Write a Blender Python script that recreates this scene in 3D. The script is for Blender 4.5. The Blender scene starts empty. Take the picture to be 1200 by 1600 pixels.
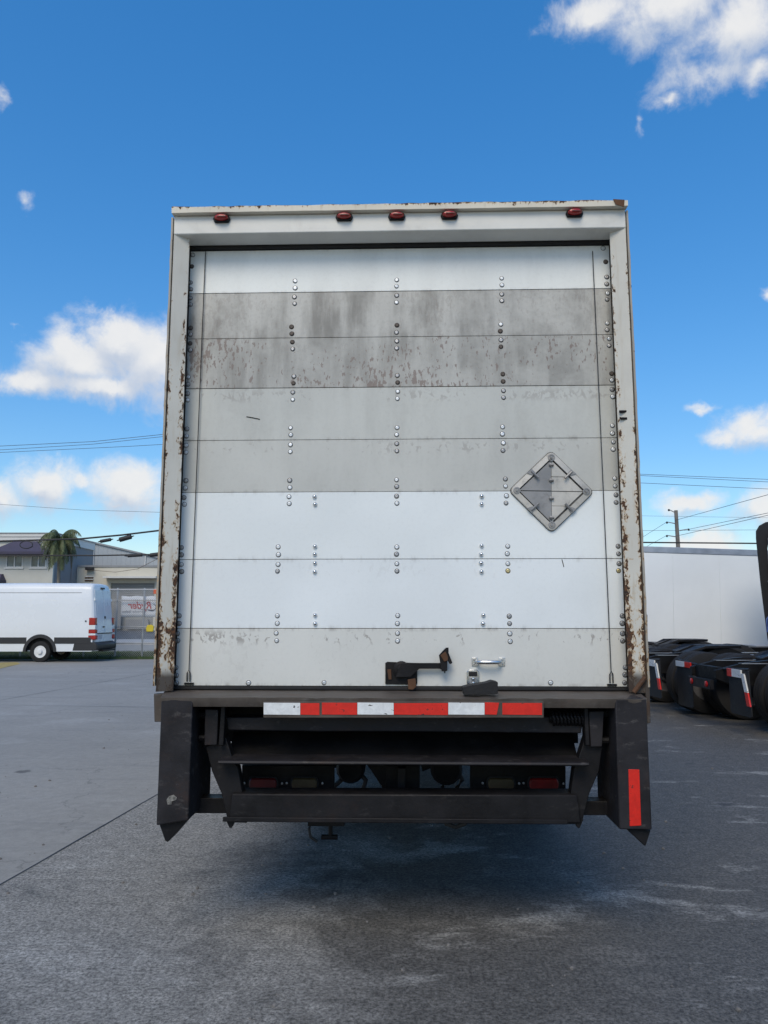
import bpy, math, random
from mathutils import Vector, Matrix
random.seed(7)
PI = math.pi
scene = bpy.context.scene
C = scene.collection
R = math.radians

# ------------------------------------------------------------------ camera
TH = R(7.8)
cam_d = bpy.data.cameras.new('camera')
cam_d.sensor_fit = 'VERTICAL'; cam_d.sensor_height = 32.0; cam_d.lens = 24.0
cam_d.clip_start = 0.05; cam_d.clip_end = 5000
cam = bpy.data.objects.new('camera', cam_d); C.objects.link(cam)
cam.location = (0, 0, 1.6); cam.rotation_euler = (PI/2 + TH, 0, 0)
scene.camera = cam

# ------------------------------------------------------------------ light
SUN_EL, SUN_AZ = 46.0, 194.0            # azimuth clockwise from +Y
SKY_STRENGTH = 0.15
scene.view_settings.view_transform = 'Standard'
scene.view_settings.look = 'None'
scene.view_settings.gamma = 1.0
scene.view_settings.use_curve_mapping = False
scene.view_settings.exposure = 0.2

sun_d = bpy.data.lights.new('sun', 'SUN')
sun_d.energy = 1.7; sun_d.angle = R(30); sun_d.color = (1.0, 0.89, 0.71)
sun = bpy.data.objects.new('sun', sun_d); C.objects.link(sun)
sd = Vector((math.sin(R(SUN_AZ))*math.cos(R(SUN_EL)), math.cos(R(SUN_AZ))*math.cos(R(SUN_EL)), math.sin(R(SUN_EL))))
sun.rotation_euler = sd.to_track_quat('Z', 'Y').to_euler()
sun.location = sd*50


def ray(px, py):
    a = (px-600)/1200.0; b = -(py-800)/1200.0
    return Vector((a, math.cos(TH)-b*math.sin(TH), math.sin(TH)+b*math.cos(TH)))


def at(px, py, Y):
    r = ray(px, py); t = Y/r.y
    return Vector((r.x*t, Y, 1.6+r.z*t))


def gnd(px, py, z=0.0):
    r = ray(px, py); t = (z-1.6)/r.z
    return Vector((r.x*t, r.y*t, z))


def azel(px, py):
    r = ray(px, py).normalized()
    return math.atan2(r.x, r.y), math.asin(r.z)


# ------------------------------------------------------------------ node helper
class NT:
    def __init__(s, tree):
        s.t = tree; s.n = tree.nodes; s.l = tree.links

    def node(s, typ, **kw):
        nd = s.n.new(typ)
        ins = kw.pop('ins', {})
        for k, v in kw.items(): setattr(nd, k, v)
        for k, v in ins.items(): s.put(nd.inputs[k], v)
        return nd

    def put(s, sock, v):
        if hasattr(v, 'is_output'):
            s.l.new(v, sock)
        else:
            if hasattr(sock.default_value, '__len__') and not hasattr(v, '__len__'):
                v = (v,)*len(sock.default_value)
            if hasattr(v, '__len__') and len(sock.default_value) == 4 and len(v) == 3:
                v = (*v, 1)
            sock.default_value = v

    def m(s, op, a, b=0.0, c=0.0, clamp=False):
        nd = s.n.new('ShaderNodeMath'); nd.operation = op; nd.use_clamp = clamp
        s.put(nd.inputs[0], a); s.put(nd.inputs[1], b); s.put(nd.inputs[2], c)
        return nd.outputs[0]

    def vm(s, op, a, b=(0, 0, 0), out=0):
        nd = s.n.new('ShaderNodeVectorMath'); nd.operation = op
        s.put(nd.inputs[0], a)
        if op == 'SCALE': s.put(nd.inputs['Scale'], b)
        else: s.put(nd.inputs[1], b)
        return nd.outputs['Value'] if op in ('LENGTH', 'DOT_PRODUCT', 'DISTANCE') else nd.outputs[0]

    def mix(s, f, a, b, blend='MIX'):
        nd = s.n.new('ShaderNodeMix'); nd.data_type = 'RGBA'; nd.blend_type = blend
        s.put(nd.inputs[0], f); s.put(nd.inputs[6], a); s.put(nd.inputs[7], b)
        return nd.outputs[2]

    def noise(s, vec, scale=5, detail=4, rough=0.5, dist=0.0, out=0, dim='3D'):
        nd = s.n.new('ShaderNodeTexNoise'); nd.noise_dimensions = dim
        s.put(nd.inputs['Vector'], vec)
        nd.inputs['Scale'].default_value = scale; nd.inputs['Detail'].default_value = detail
        nd.inputs['Roughness'].default_value = rough; nd.inputs['Distortion'].default_value = dist
        return nd.outputs[out]

    def ramp(s, f, a, b, va=0.0, vb=1.0, smooth=True):
        nd = s.n.new('ShaderNodeMapRange'); nd.interpolation_type = 'SMOOTHSTEP' if smooth else 'LINEAR'
        nd.clamp = True
        s.put(nd.inputs[0], f); s.put(nd.inputs[1], a); s.put(nd.inputs[2], b); s.put(nd.inputs[3], va); s.put(nd.inputs[4], vb)
        return nd.outputs[0]

    def scale(s, vec, xyz):
        return s.vm('MULTIPLY', vec, xyz)


# ------------------------------------------------------------------ world: sky with cumulus clouds
world = bpy.data.worlds.new('World'); scene.world = world; world.use_nodes = True
W = NT(world.node_tree)
for n in list(W.n): W.n.remove(n)
sky = W.node('ShaderNodeTexSky', sky_type='NISHITA', sun_disc=False, sun_elevation=R(SUN_EL),
             sun_rotation=R(SUN_AZ), altitude=0.0, air_density=1.0, dust_density=0.7, ozone_density=1.3)
lum = W.vm('DOT_PRODUCT', sky.outputs[0], (0.2126, 0.7152, 0.0722))
comp = W.m('POWER', W.m('DIVIDE', W.m('MAXIMUM', lum, 0.05), 3.1), -0.27)      # evens out the sky's fall-off, same in every direction
skc = W.vm('SCALE', sky.outputs[0], comp)
hs = W.node('ShaderNodeHueSaturation', ins={'Saturation': 1.40, 'Value': 1.0, 'Color': skc})
tc = W.node('ShaderNodeTexCoord')
dirv = tc.outputs['Generated']
sep = W.node('ShaderNodeSeparateXYZ', ins={0: dirv})
azn = W.m('ARCTAN2', sep.outputs[0], sep.outputs[1])
eln = W.m('ARCSINE', sep.outputs[2])
comb = W.node('ShaderNodeCombineXYZ', ins={0: azn, 1: eln, 2: 0.0})
# (px, py, rx, ry): the cumulus puffs above this lot
PUFFS = [(190, 530, 52, 42, 1.65), (120, 562, 70, 44, 1.6), (50, 598, 56, 24, 1.3), (240, 568, 56, 58, 1.7), (150, 600, 100, 28, 1.55),
         (68, 754, 54, 38, 1.5), (10, 772, 56, 42, 1.35), (197, 772, 62, 40, 1.6), (130, 756, 40, 22, 1.1), (180, 795, 80, 16, 1.2),
         (925, 12, 76, 40, 1.25), (1040, 10, 110, 56, 1.45), (1155, 40, 120, 70, 1.35), (1115, 105, 95, 46, 1.1), (1050, 152, 34, 20, 0.85), (1185, 105, 50, 40, 1.05),
         (1003, 195, 18, 40, 0.45), (1175, 668, 62, 34, 1.35), (1128, 680, 36, 20, 1.15), (1092, 638, 36, 13, 0.85), (1076, 788, 48, 22, 1.3),
         (1192, 792, 42, 38, 1.35), (1095, 852, 95, 22, 1.2), (5, 140, 26, 46, 0.72), (46, 322, 34, 28, 0.62), (20, 508, 34, 12, 0.7), (1198, 458, 18, 20, 0.9)]
warp = W.noise(dirv, 9.0, 3, 0.55, out=1)
warp = W.vm('SCALE', W.vm('SUBTRACT', warp, (0.5, 0.5, 0.5)), 0.035)
warp2 = W.noise(dirv, 34.0, 4, 0.6, out=1)
warp2 = W.vm('SCALE', W.vm('SUBTRACT', warp2, (0.5, 0.5, 0.5)), 0.03)
wv = W.vm('ADD', warp, warp2)
fb = W.noise(dirv, 17.0, 8, 0.64, 0.35)
fb2 = W.noise(dirv, 60.0, 4, 0.6)
el_s = W.scale(dirv, (2.2, 2.2, 4.5))
gen = W.noise(el_s, 1.6, 6, 0.55)


def density(dx, dy):
    p = W.vm('ADD', W.vm('ADD', comb.outputs[0], wv), (dx, dy, 0))
    acc = None
    for (x, y, rx, ry, wt) in PUFFS:
        a, e = azel(x, y); a2, _ = azel(x+rx, y); _, e2 = azel(x, y-ry)
        q = W.vm('MULTIPLY', W.vm('SUBTRACT', p, (a, e, 0)), (1/abs(a2-a), 1/abs(e2-e), 0))
        d = W.m('SUBTRACT', wt, W.vm('LENGTH', q))
        acc = d if acc is None else W.m('SMOOTH_MAX', acc, d, 0.25)
    # scattered cumulus all round the rest of the sky
    away = W.ramp(W.m('ABSOLUTE', azn), 0.50, 0.75)
    g = W.m('MULTIPLY', W.m('SUBTRACT', gen, 0.56), 6.0)
    g = W.m('SUBTRACT', W.m('MULTIPLY', W.m('ADD', g, 2.0), away), 2.0)
    acc = W.m('MAXIMUM', acc, g)
    acc = W.m('ADD', acc, W.m('MULTIPLY', W.m('SUBTRACT', fb, 0.5), 2.3))
    return acc


d0 = density(0, 0)
d1 = density(0.006, 0.022)
alpha = W.ramp(d0, 0.0, 1.15)
alpha = W.m('MULTIPLY', alpha, 0.95)
lit = W.ramp(W.m('SUBTRACT', d0, d1), -0.55, 0.55)
lit = W.m('ADD', W.m('MULTIPLY', lit, 0.8), W.m('MULTIPLY', fb2, 0.3), clamp=True)
ccol = W.mix(lit, (0.58, 0.66, 0.80), (0.98, 0.975, 0.965))
bg_sky = W.node('ShaderNodeBackground', ins={'Color': hs.outputs[0], 'Strength': SKY_STRENGTH})
bg_cl = W.node('ShaderNodeBackground', ins={'Color': ccol, 'Strength': 0.78})
mxs = W.node('ShaderNodeMixShader', ins={0: alpha, 1: bg_sky.outputs[0], 2: bg_cl.outputs[0]})
wo = W.node('ShaderNodeOutputWorld', ins={0: mxs.outputs[0]})


# ------------------------------------------------------------------ materials
MATS = {}
TDL = 4.06        # distance of the truck's top lip


def newmat(name):
    m = bpy.data.materials.new(name); m.use_nodes = True
    t = NT(m.node_tree)
    b = m.node_tree.nodes['Principled BSDF']
    MATS[name] = m
    return m, t, b


def mat_simple(name, col, rough=0.5, metal=0.0, var=0.12, scale=6.0, bump=0.0, bscale=60.0, spec=0.5, dirt=None, dirt_amt=0.0, dirt_scale=3.0):
    m, t, b = newmat(name)
    tc = t.node('ShaderNodeTexCoord'); o = tc.outputs['Object']
    n = t.noise(o, scale, 6, 0.6)
    f = t.ramp(n, 0.3, 0.7, 1-var, 1+var)
    c = t.vm('SCALE', col, f)
    if dirt:
        dn = t.noise(o, dirt_scale, 8, 0.68, 0.3)
        c = t.mix(t.m('MULTIPLY', t.ramp(dn, 0.5, 0.72), dirt_amt), c, dirt)
    t.put(b.inputs['Base Color'], c)
    t.put(b.inputs['Roughness'], t.ramp(n, 0.3, 0.7, rough*0.88, min(1, rough*1.12)))
    b.inputs['Metallic'].default_value = metal
    b.inputs['Specular IOR Level'].default_value = spec
    if bump:
        bn = t.noise(o, bscale, 5, 0.6)
        bp = t.node('ShaderNodeBump', ins={'Strength': bump, 'Distance': 0.01, 'Height': bn})
        t.put(b.inputs['Normal'], bp.outputs[0])
    return m


def mat_panel(name, col, grime=0.0, peel=0.0, scuff=0.0, z0=0.0, z1=1.0, rough=0.45):
    """roll-up door panel; z0..z1 is the panel's own height on the truck"""
    m, t, b = newmat(name)
    tc = t.node('ShaderNodeTexCoord'); o = tc.outputs['Object']
    sp = t.node('ShaderNodeSeparateXYZ', ins={0: o})
    h = t.ramp(sp.outputs[2], z0, z1, smooth=False)
    n0 = t.noise(o, 1.3, 4, 0.5)
    c = t.vm('SCALE', col, t.ramp(n0, 0.3, 0.7, 0.95, 1.04))
    # vertical run-down grime
    st = t.noise(t.scale(o, (5.0, 1.0, 0.9)), 1.3, 6, 0.6)
    bl = t.noise(o, 2.2, 5, 0.6)
    g = t.m('MULTIPLY', t.ramp(st, 0.34, 0.62), t.ramp(bl, 0.30, 0.60))
    c = t.mix(t.m('MULTIPLY', g, grime), c, (0.13, 0.125, 0.11))
    # general film of fine dirt
    fi = t.noise(o, 46, 6, 0.75)
    c = t.mix(t.m('MULTIPLY', t.ramp(fi, 0.45, 0.75), 0.05 + 0.22*grime), c, (0.12, 0.11, 0.10))
    # dirt gathering along seams
    edge = t.ramp(t.m('ABSOLUTE', t.m('SUBTRACT', h, 0.5)), 0.42, 0.5)
    en = t.noise(t.scale(o, (3, 1, 1)), 9, 5, 0.65)
    c = t.mix(t.m('MULTIPLY', t.m('MULTIPLY', edge, t.ramp(en, 0.45, 0.75)), 0.25 + 0.3*scuff), c, (0.16, 0.14, 0.12))
    if peel:
        v = t.noise(t.scale(o, (1.0, 1, 0.42)), 62, 5, 0.6)
        area = t.noise(t.vm('ADD', o, (3.1, 0, 1.7)), 1.9, 3, 0.5)
        pk = t.m('ADD', v, t.m('MULTIPLY', t.m('SUBTRACT', area, 0.45), 0.75))
        c = t.mix(t.m('MULTIPLY', t.ramp(pk, 0.60, 0.64), 0.8*peel), c, (0.19, 0.145, 0.125))
    if scuff:
        v = t.noise(t.scale(o, (1.0, 1, 0.7)), 34, 4, 0.6, 0.6)
        area = t.noise(o, 3.1, 3, 0.5)
        band = t.m('ADD', 0.12, t.m('MULTIPLY', t.ramp(t.m('ABSOLUTE', t.m('SUBTRACT', h, 0.84)), 0.16, 0.02), 0.9))
        pk = t.m('ADD', v, t.m('MULTIPLY', t.m('SUBTRACT', area, 0.5), 0.5))
        c = t.mix(t.m('MULTIPLY', t.m('MULTIPLY', t.ramp(pk, 0.575, 0.655), band), 0.75*scuff), c, (0.27, 0.25, 0.23))
    t.put(b.inputs['Base Color'], c)
    t.put(b.inputs['Roughness'], t.ramp(n0, 0.3, 0.7, rough*0.85, rough*1.2))
    dn = t.noise(o, 2.0, 2, 0.4)
    bp = t.node('ShaderNodeBump', ins={'Strength': 0.22, 'Distance': 0.03, 'Height': t.m('ADD', dn, t.m('MULTIPLY', fi, 0.02))})
    t.put(b.inputs['Normal'], bp.outputs[0])
    return m


def mat_rusty(name, col, amt, zlow, zhigh, rough=0.5, base_black=None, edges=None):
    """painted steel with flaked paint: more flakes towards the bottom where road salt sits"""
    m, t, b = newmat(name)
    tc = t.node('ShaderNodeTexCoord'); o = tc.outputs['Object']
    sp = t.node('ShaderNodeSeparateXYZ', ins={0: o})
    h = t.ramp(sp.outputs[2], zlow, zhigh, 1.0, 0.0, smooth=False)
    n0 = t.noise(o, 3.0, 5, 0.55)
    c = t.vm('SCALE', col, t.ramp(n0, 0.3, 0.7, 0.93, 1.05))
    big = t.noise(t.scale(o, (1, 1, 0.7)), 6.0, 5, 0.6)
    fine = t.noise(t.scale(o, (1.0, 1, 0.55)), 48.0, 7, 0.68, 0.6)
    v = t.m('ADD', t.m('MULTIPLY', fine, 0.58), t.m('MULTIPLY', big, 0.42))
    stn = t.noise(t.scale(o, (9, 1, 0.9)), 4.0, 4, 0.6)
    c = t.mix(t.m('MULTIPLY', t.ramp(stn, 0.52, 0.75), t.m('ADD', 0.12, t.m('MULTIPLY', h, 0.4))), c, (0.36, 0.27, 0.15))
    v = t.m('ADD', v, t.m('MULTIPLY', t.m('SUBTRACT', h, 0.5), amt))
    if edges:
        u = t.ramp(t.m('ABSOLUTE', sp.outputs[0]), edges[0], edges[1], smooth=False)
        e = t.m('MULTIPLY', t.m('ABSOLUTE', t.m('SUBTRACT', u, 0.45)), 2.0)
        v = t.m('ADD', v, t.m('MULTIPLY', t.m('SUBTRACT', t.m('POWER', e, 2.0), 0.42), 0.13))
    halo = t.ramp(v, 0.53, 0.60)
    c = t.mix(t.m('MULTIPLY', halo, t.m('ADD', 0.15, t.m('MULTIPLY', h, 0.75))), c, (0.46, 0.27, 0.085))
    chip = t.ramp(v, 0.583, 0.596)
    rn = t.noise(o, 90, 4, 0.6)
    c = t.mix(chip, c, t.mix(t.ramp(rn, 0.35, 0.7), (0.024, 0.016, 0.012), (0.13, 0.055, 0.022)))
    if base_black is not None:
        edge = t.m('ADD', sp.outputs[2], t.m('MULTIPLY', t.m('SUBTRACT', n0, 0.5), 0.10))
        c = t.mix(t.m('MULTIPLY', t.ramp(edge, base_black+0.03, base_black-0.03), 0.94), c, (0.045, 0.032, 0.024))
    t.put(b.inputs['Base Color'], c)
    t.put(b.inputs['Roughness'], t.mix(chip, (rough,)*3, (0.85,)*3))
    bp = t.node('ShaderNodeBump', ins={'Strength': 0.5, 'Distance': 0.004, 'Height': t.m('SUBTRACT', 1.0, chip)})
    t.put(b.inputs['Normal'], bp.outputs[0])
    return m


def mat_steel_black(name, col=(0.0095, 0.0092, 0.0105), rust=0.07, rough=0.5, wear=0.10):
    m, t, b = newmat(name)
    tc = t.node('ShaderNodeTexCoord'); o = tc.outputs['Object']
    n = t.noise(o, 5, 7, 0.65)
    c = t.vm('SCALE', col, t.ramp(n, 0.3, 0.7, 0.7, 1.35))
    r1 = t.noise(o, 4.2, 7, 0.7, 0.4)
    c = t.mix(t.m('MULTIPLY', t.ramp(r1, 0.52, 0.72), rust), c, (0.085, 0.042, 0.024))
    w = t.noise(t.scale(o, (1.0, 1, 2.2)), 12, 8, 0.72)
    c = t.mix(t.m('MULTIPLY', t.ramp(w, 0.56, 0.70), wear), c, (0.15, 0.14, 0.135))
    t.put(b.inputs['Base Color'], c)
    b.inputs['Specular IOR Level'].default_value = 0.2
    t.put(b.inputs['Roughness'], t.ramp(n, 0.3, 0.7, rough*0.8, rough*1.25))
    bn = t.noise(o, 40, 6, 0.65)
    bp = t.node('ShaderNodeBump', ins={'Strength': 0.25, 'Distance': 0.006, 'Height': bn})
    t.put(b.inputs['Normal'], bp.outputs[0])
    return m


JA = gnd(0, 1383); JB = gnd(240, 1245)
JD = (JB-JA).normalized(); JN = Vector((-JD.y, JD.x, 0))


def mat_concrete():
    """smooth pale slabs beyond the joint, older coarse stained slabs on the near side"""
    m, t, b = newmat('concrete')
    tc = t.node('ShaderNodeTexCoord'); o = tc.outputs['Object']
    sp = t.node('ShaderNodeSeparateXYZ', ins={0: o})
    side = t.ramp(t.m('SUBTRACT', t.vm('DOT_PRODUCT', o, tuple(JN)), JA.dot(JN)), -0.01, 0.01)
    big = t.noise(o, 0.16, 5, 0.6)
    mid = t.noise(o, 0.75, 9, 0.70, 0.3)
    mid2 = t.noise(t.vm('ADD', o, (7.3, 2.1, 0)), 1.5, 9, 0.72, 0.2)
    fine = t.noise(o, 11, 8, 0.75)
    gr = t.noise(o, 52, 6, 0.9)
    one = (1.0, 1.0, 1.0)
    # new slabs
    st = t.noise(t.scale(o, (0.6, 2.4, 1)), 0.9, 7, 0.65, 0.6)
    cs = t.mix(t.ramp(big, 0.3, 0.7), (0.262, 0.252, 0.228), (0.318, 0.304, 0.275))
    cs = t.mix(t.m('MULTIPLY', t.ramp(st, 0.52, 0.70), 0.30), cs, (0.17, 0.168, 0.162))
    cs = t.mix(t.m('MULTIPLY', t.ramp(mid, 0.48, 0.32), 0.30), cs, (0.42, 0.41, 0.385))
    cs = t.vm('SCALE', cs, t.ramp(fine, 0.28, 0.72, 0.90, 1.10))
    cs = t.vm('SCALE', cs, t.ramp(gr, 0.3, 0.7, 0.88, 1.12))
    # old slabs: paler paste with dark grime; tone goes darker towards the right
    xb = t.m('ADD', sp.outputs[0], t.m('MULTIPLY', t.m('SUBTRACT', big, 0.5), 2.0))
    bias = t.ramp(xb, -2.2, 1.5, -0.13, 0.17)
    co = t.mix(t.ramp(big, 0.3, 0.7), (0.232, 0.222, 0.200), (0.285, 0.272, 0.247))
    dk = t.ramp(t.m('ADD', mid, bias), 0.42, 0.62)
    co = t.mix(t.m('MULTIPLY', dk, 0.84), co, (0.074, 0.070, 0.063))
    wn = t.noise(t.vm('ADD', t.scale(o, (0.62, 1.25, 1)), (1.7, 4.4, 0)), 1.25, 9, 0.70, 0.3)
    co = t.mix(t.m('MULTIPLY', t.ramp(wn, 0.555, 0.64), 0.70), co, (0.31, 0.30, 0.275))
    spot = t.ramp(mid2, 0.62, 0.72)
    co = t.mix(t.m('MULTIPLY', spot, 0.65), co, (0.032, 0.031, 0.032))
    co = t.vm('SCALE', co, t.ramp(fine, 0.28, 0.72, 0.74, 1.24))
    co = t.vm('SCALE', co, t.ramp(gr, 0.36, 0.64, 0.30, 1.75))
    c = t.mix(side, co, cs)
    # small oil drips
    vo = t.node('ShaderNodeTexVoronoi', ins={'Vector': o, 'Scale': 0.9})
    wob = t.m('MULTIPLY', t.m('SUBTRACT', fine, 0.5), 0.12)
    c = t.mix(t.m('MULTIPLY', t.ramp(t.m('ADD', vo.outputs['Distance'], wob), 0.10, 0.04), 0.6), c, (0.03, 0.029, 0.03))
    # hairline cracks in the old slabs
    cv = t.node('ShaderNodeTexVoronoi', feature='DISTANCE_TO_EDGE', ins={'Vector': t.vm('ADD', o, t.vm('SCALE', t.noise(o, 2.5, 5, 0.6, out=1), 0.5)), 'Scale': 0.28})
    c = t.mix(t.m('MULTIPLY', t.ramp(cv.outputs['Distance'], 0.0030, 0.0012), t.m('MULTIPLY', 0.30, t.ramp(mid2, 0.42, 0.56))), c, (0.04, 0.04, 0.04))
    t.put(b.inputs['Base Color'], c)
    t.put(b.inputs['Roughness'], t.m('SUBTRACT', 0.86, t.m('MULTIPLY', dk, 0.18)))
    b.inputs['Specular IOR Level'].default_value = 0.3
    bh = t.m('ADD', t.m('MULTIPLY', fine, 0.5), t.m('MULTIPLY', gr, 0.6))
    bp = t.node('ShaderNodeBump', ins={'Strength': t.m('SUBTRACT', 0.55, t.m('MULTIPLY', side, 0.40)), 'Distance': 0.010, 'Height': bh})
    t.put(b.inputs['Normal'], bp.outputs[0])
    return m


def mat_tape(name, col, rough=0.35):
    m, t, b = newmat(name)
    tc = t.node('ShaderNodeTexCoord'); o = tc.outputs['Object']
    n = t.noise(o, 26, 7, 0.7, 0.5); w = t.noise(t.scale(o, (1, 1, 4)), 9, 7, 0.7)
    c = t.vm('SCALE', col, t.ramp(n, 0.3, 0.7, 0.86, 1.08))
    c = t.mix(t.ramp(t.m('MULTIPLY', n, w), 0.335, 0.36), c, (0.03, 0.02, 0.018))
    t.put(b.inputs['Base Color'], c); b.inputs['Roughness'].default_value = rough
    vo = t.node('ShaderNodeTexVoronoi', ins={'Vector': o, 'Scale': 260})
    bp = t.node('ShaderNodeBump', ins={'Strength': 0.15, 'Distance': 0.002, 'Height': vo.outputs['Distance']})
    t.put(b.inputs['Normal'], bp.outputs[0])
    return m


M = MATS
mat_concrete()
mat_simple('asphalt', (0.075, 0.077, 0.08), 0.85, var=0.2, scale=0.5, bump=0.4, bscale=40)
mat_simple('pavement', (0.42, 0.41, 0.39), 0.85, var=0.12, scale=0.8)
mat_simple('soil_grass', (0.055, 0.075, 0.026), 0.9, var=0.35, scale=1.2)
mat_simple('grass_blade', (0.06, 0.095, 0.03), 0.7, var=0.35, scale=2.0)
mat_simple('tar', (0.03, 0.03, 0.032), 0.7, var=0.3, scale=8)
mat_simple('yellow_paint', (0.36, 0.28, 0.09), 0.75, var=0.2, scale=4, dirt=(0.12, 0.11, 0.1), dirt_amt=0.7, dirt_scale=5)
mat_simple('stone', (0.16, 0.15, 0.14), 0.9, var=0.3, scale=30)
mat_simple('header_paint', (0.66, 0.655, 0.61), 0.45, var=0.07, scale=3, dirt=(0.30, 0.28, 0.24), dirt_amt=0.35, dirt_scale=2.4)
ZLIP = (at(622, 315.5, TDL).z-0.004, at(622, 327, TDL).z)
mat_rusty('lip_paint', (0.70, 0.65, 0.54), 0.24, ZLIP[0], ZLIP[1])
mat_rusty('jamb_paint', (0.58, 0.565, 0.505), 0.17, 1.2, 4.3, base_black=1.30, edges=(1.217, 1.284))
mat_rusty('edge_paint', (0.34, 0.31, 0.26), 0.10, 1.2, 4.6)
mat_simple('box_white', (0.70, 0.71, 0.71), 0.4, var=0.05, scale=1.0, dirt=(0.3, 0.28, 0.25), dirt_amt=0.3, dirt_scale=1.5)
mat_simple('rubber', (0.010, 0.010, 0.011), 0.75, var=0.3, scale=7, bump=0.3, bscale=60)
mat_simple('seam_dirt', (0.06, 0.05, 0.045), 0.9, var=0.4, scale=20)
mat_simple('seam_dust', (0.17, 0.165, 0.15), 0.8, var=0.6, scale=60)
mat_simple('tyre', (0.012, 0.012, 0.013), 0.85, var=0.35, scale=9, bump=0.3, bscale=80)
mat_steel_black('black_steel')
mat_steel_black('dark_steel', (0.020, 0.019, 0.0215), 0.22, 0.5, 0.30)
mat_steel_black('under_steel', (0.0045, 0.0045, 0.005), 0.04, 0.6, 0.04)
mat_steel_black('sill_steel', (0.075, 0.064, 0.055), 0.45, 0.55, 0.45)
mat_steel_black('rust_steel', (0.10, 0.052, 0.03), 0.8, 0.8, 0.2)
mat_simple('zinc', (0.62, 0.64, 0.66), 0.28, metal=1.0, var=0.08, scale=20)
mat_simple('zinc_bright', (0.66, 0.67, 0.68), 0.10, metal=1.0, var=0.08, scale=20)
mat_simple('rivet_zinc', (0.62, 0.64, 0.65), 0.45, metal=0.7, var=0.12, scale=30)
mat_simple('zinc_dull', (0.36, 0.36, 0.36), 0.45, metal=0.9, var=0.2, scale=40)
mat_simple('bolt_grimy', (0.09, 0.075, 0.065), 0.6, metal=0.5, var=0.4, scale=50)
mat_simple('brass', (0.60, 0.50, 0.26), 0.4, metal=0.8, var=0.1, scale=20)
mat_simple('stainless', (0.50, 0.475, 0.43), 0.45, metal=0.35, var=0.12, scale=9, dirt=(0.13, 0.11, 0.09), dirt_amt=0.5, dirt_scale=16)
mat_simple('stainless_dark', (0.25, 0.25, 0.25), 0.5, metal=0.35, var=0.15, scale=9, dirt=(0.13, 0.12, 0.11), dirt_amt=0.5, dirt_scale=16)
mat_simple('stainless_gap', (0.07, 0.068, 0.065), 0.6, metal=0.3, var=0.3, scale=20)
mat_simple('lamp_red', (0.33, 0.012, 0.012), 0.2, var=0.25, scale=30)
mat_simple('lamp_red_dusty', (0.11, 0.006, 0.007), 0.4, var=0.25, scale=14)
mat_simple('lamp_red_tail', (0.22, 0.006, 0.006), 0.35, var=0.25, scale=14)
mat_simple('lamp_amber', (0.07, 0.048, 0.018), 0.4, var=0.2, scale=14)
mat_tape('tape_red', (0.64, 0.018, 0.009))
mat_tape('tape_white', (0.72, 0.74, 0.74))
mat_simple('van_white', (0.72, 0.745, 0.76), 0.28, var=0.02, scale=0.8)
mat_simple('van_black', (0.022, 0.022, 0.024), 0.55, var=0.15, scale=4)
mat_simple('rim_white', (0.72, 0.72, 0.72), 0.35, var=0.05, scale=4)
mat_simple('rim_dark', (0.08, 0.08, 0.085), 0.5, var=0.25, scale=6)
mat_simple('glass_dark', (0.02, 0.025, 0.03), 0.05, var=0.05, scale=1)
mat_simple('window_glass', (0.10, 0.13, 0.15), 0.08, var=0.5, scale=0.9)
mat_simple('trailer_white', (0.80, 0.82, 0.81), 0.45, var=0.04, scale=0.5)
mat_simple('alloy', (0.44, 0.45, 0.47), 0.4, metal=0.7, var=0.1, scale=3)
mat_simple('cab_white', (0.62, 0.64, 0.65), 0.35, var=0.05, scale=1)
mat_simple('blue_hose', (0.05, 0.10, 0.30), 0.5, var=0.2, scale=8)
mat_simple('wall_grey', (0.52, 0.52, 0.475), 0.85, var=0.06, scale=0.3)
mat_simple('wall_beige', (0.58, 0.55, 0.465), 0.85, var=0.06, scale=0.3, dirt=(0.3, 0.28, 0.24), dirt_amt=0.3, dirt_scale=0.5)
mat_simple('siding', (0.36, 0.39, 0.41), 0.6, var=0.04, scale=0.4)
mat_simple('trim_white', (0.62, 0.62, 0.60), 0.6, var=0.05, scale=1)
mat_simple('trim_grey', (0.26, 0.27, 0.28), 0.6, var=0.08, scale=1)
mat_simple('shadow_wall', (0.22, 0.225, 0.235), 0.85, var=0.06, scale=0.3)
mat_simple('awning', (0.055, 0.05, 0.085), 0.75, var=0.15, scale=0.8)
mat_simple('shutter_grey', (0.27, 0.27, 0.26), 0.6, var=0.08, scale=0.6)
mat_simple('galvanised', (0.38, 0.39, 0.40), 0.5, metal=0.4, var=0.12, scale=4)
mat_simple('banner_white', (0.78, 0.80, 0.82), 0.7, var=0.05, scale=1.2)
mat_simple('banner_red', (0.52, 0.06, 0.06), 0.7, var=0.05, scale=2)
mat_simple('banner_dark', (0.06, 0.06, 0.09), 0.7, var=0.05, scale=2)
mat_simple('banner_greyblue', (0.20, 0.22, 0.28), 0.7, var=0.05, scale=2)
mat_simple('sign_red', (0.60, 0.12, 0.05), 0.5, var=0.05, scale=2)
mat_simple('sign_yellow', (0.62, 0.48, 0.03), 0.5, var=0.1, scale=2)
mat_simple('cable_black', (0.02, 0.02, 0.022), 0.6, var=0.1, scale=2)
mat_simple('wire_far', (0.07, 0.08, 0.095), 0.6, var=0.1, scale=2)
mat_simple('pole_wood', (0.17, 0.155, 0.14), 0.9, var=0.2, scale=2)
mat_simple('palm_trunk', (0.17, 0.15, 0.125), 0.9, var=0.25, scale=3)
mat_simple('palm_leaf', (0.085, 0.105, 0.038), 0.55, var=0.4, scale=0.9)
mat_simple('palm_leaf_dry', (0.16, 0.14, 0.06), 0.65, var=0.3, scale=0.9)
mat_simple('plate_white', (0.5, 0.5, 0.52), 0.5, var=0.15, scale=8)


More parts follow.
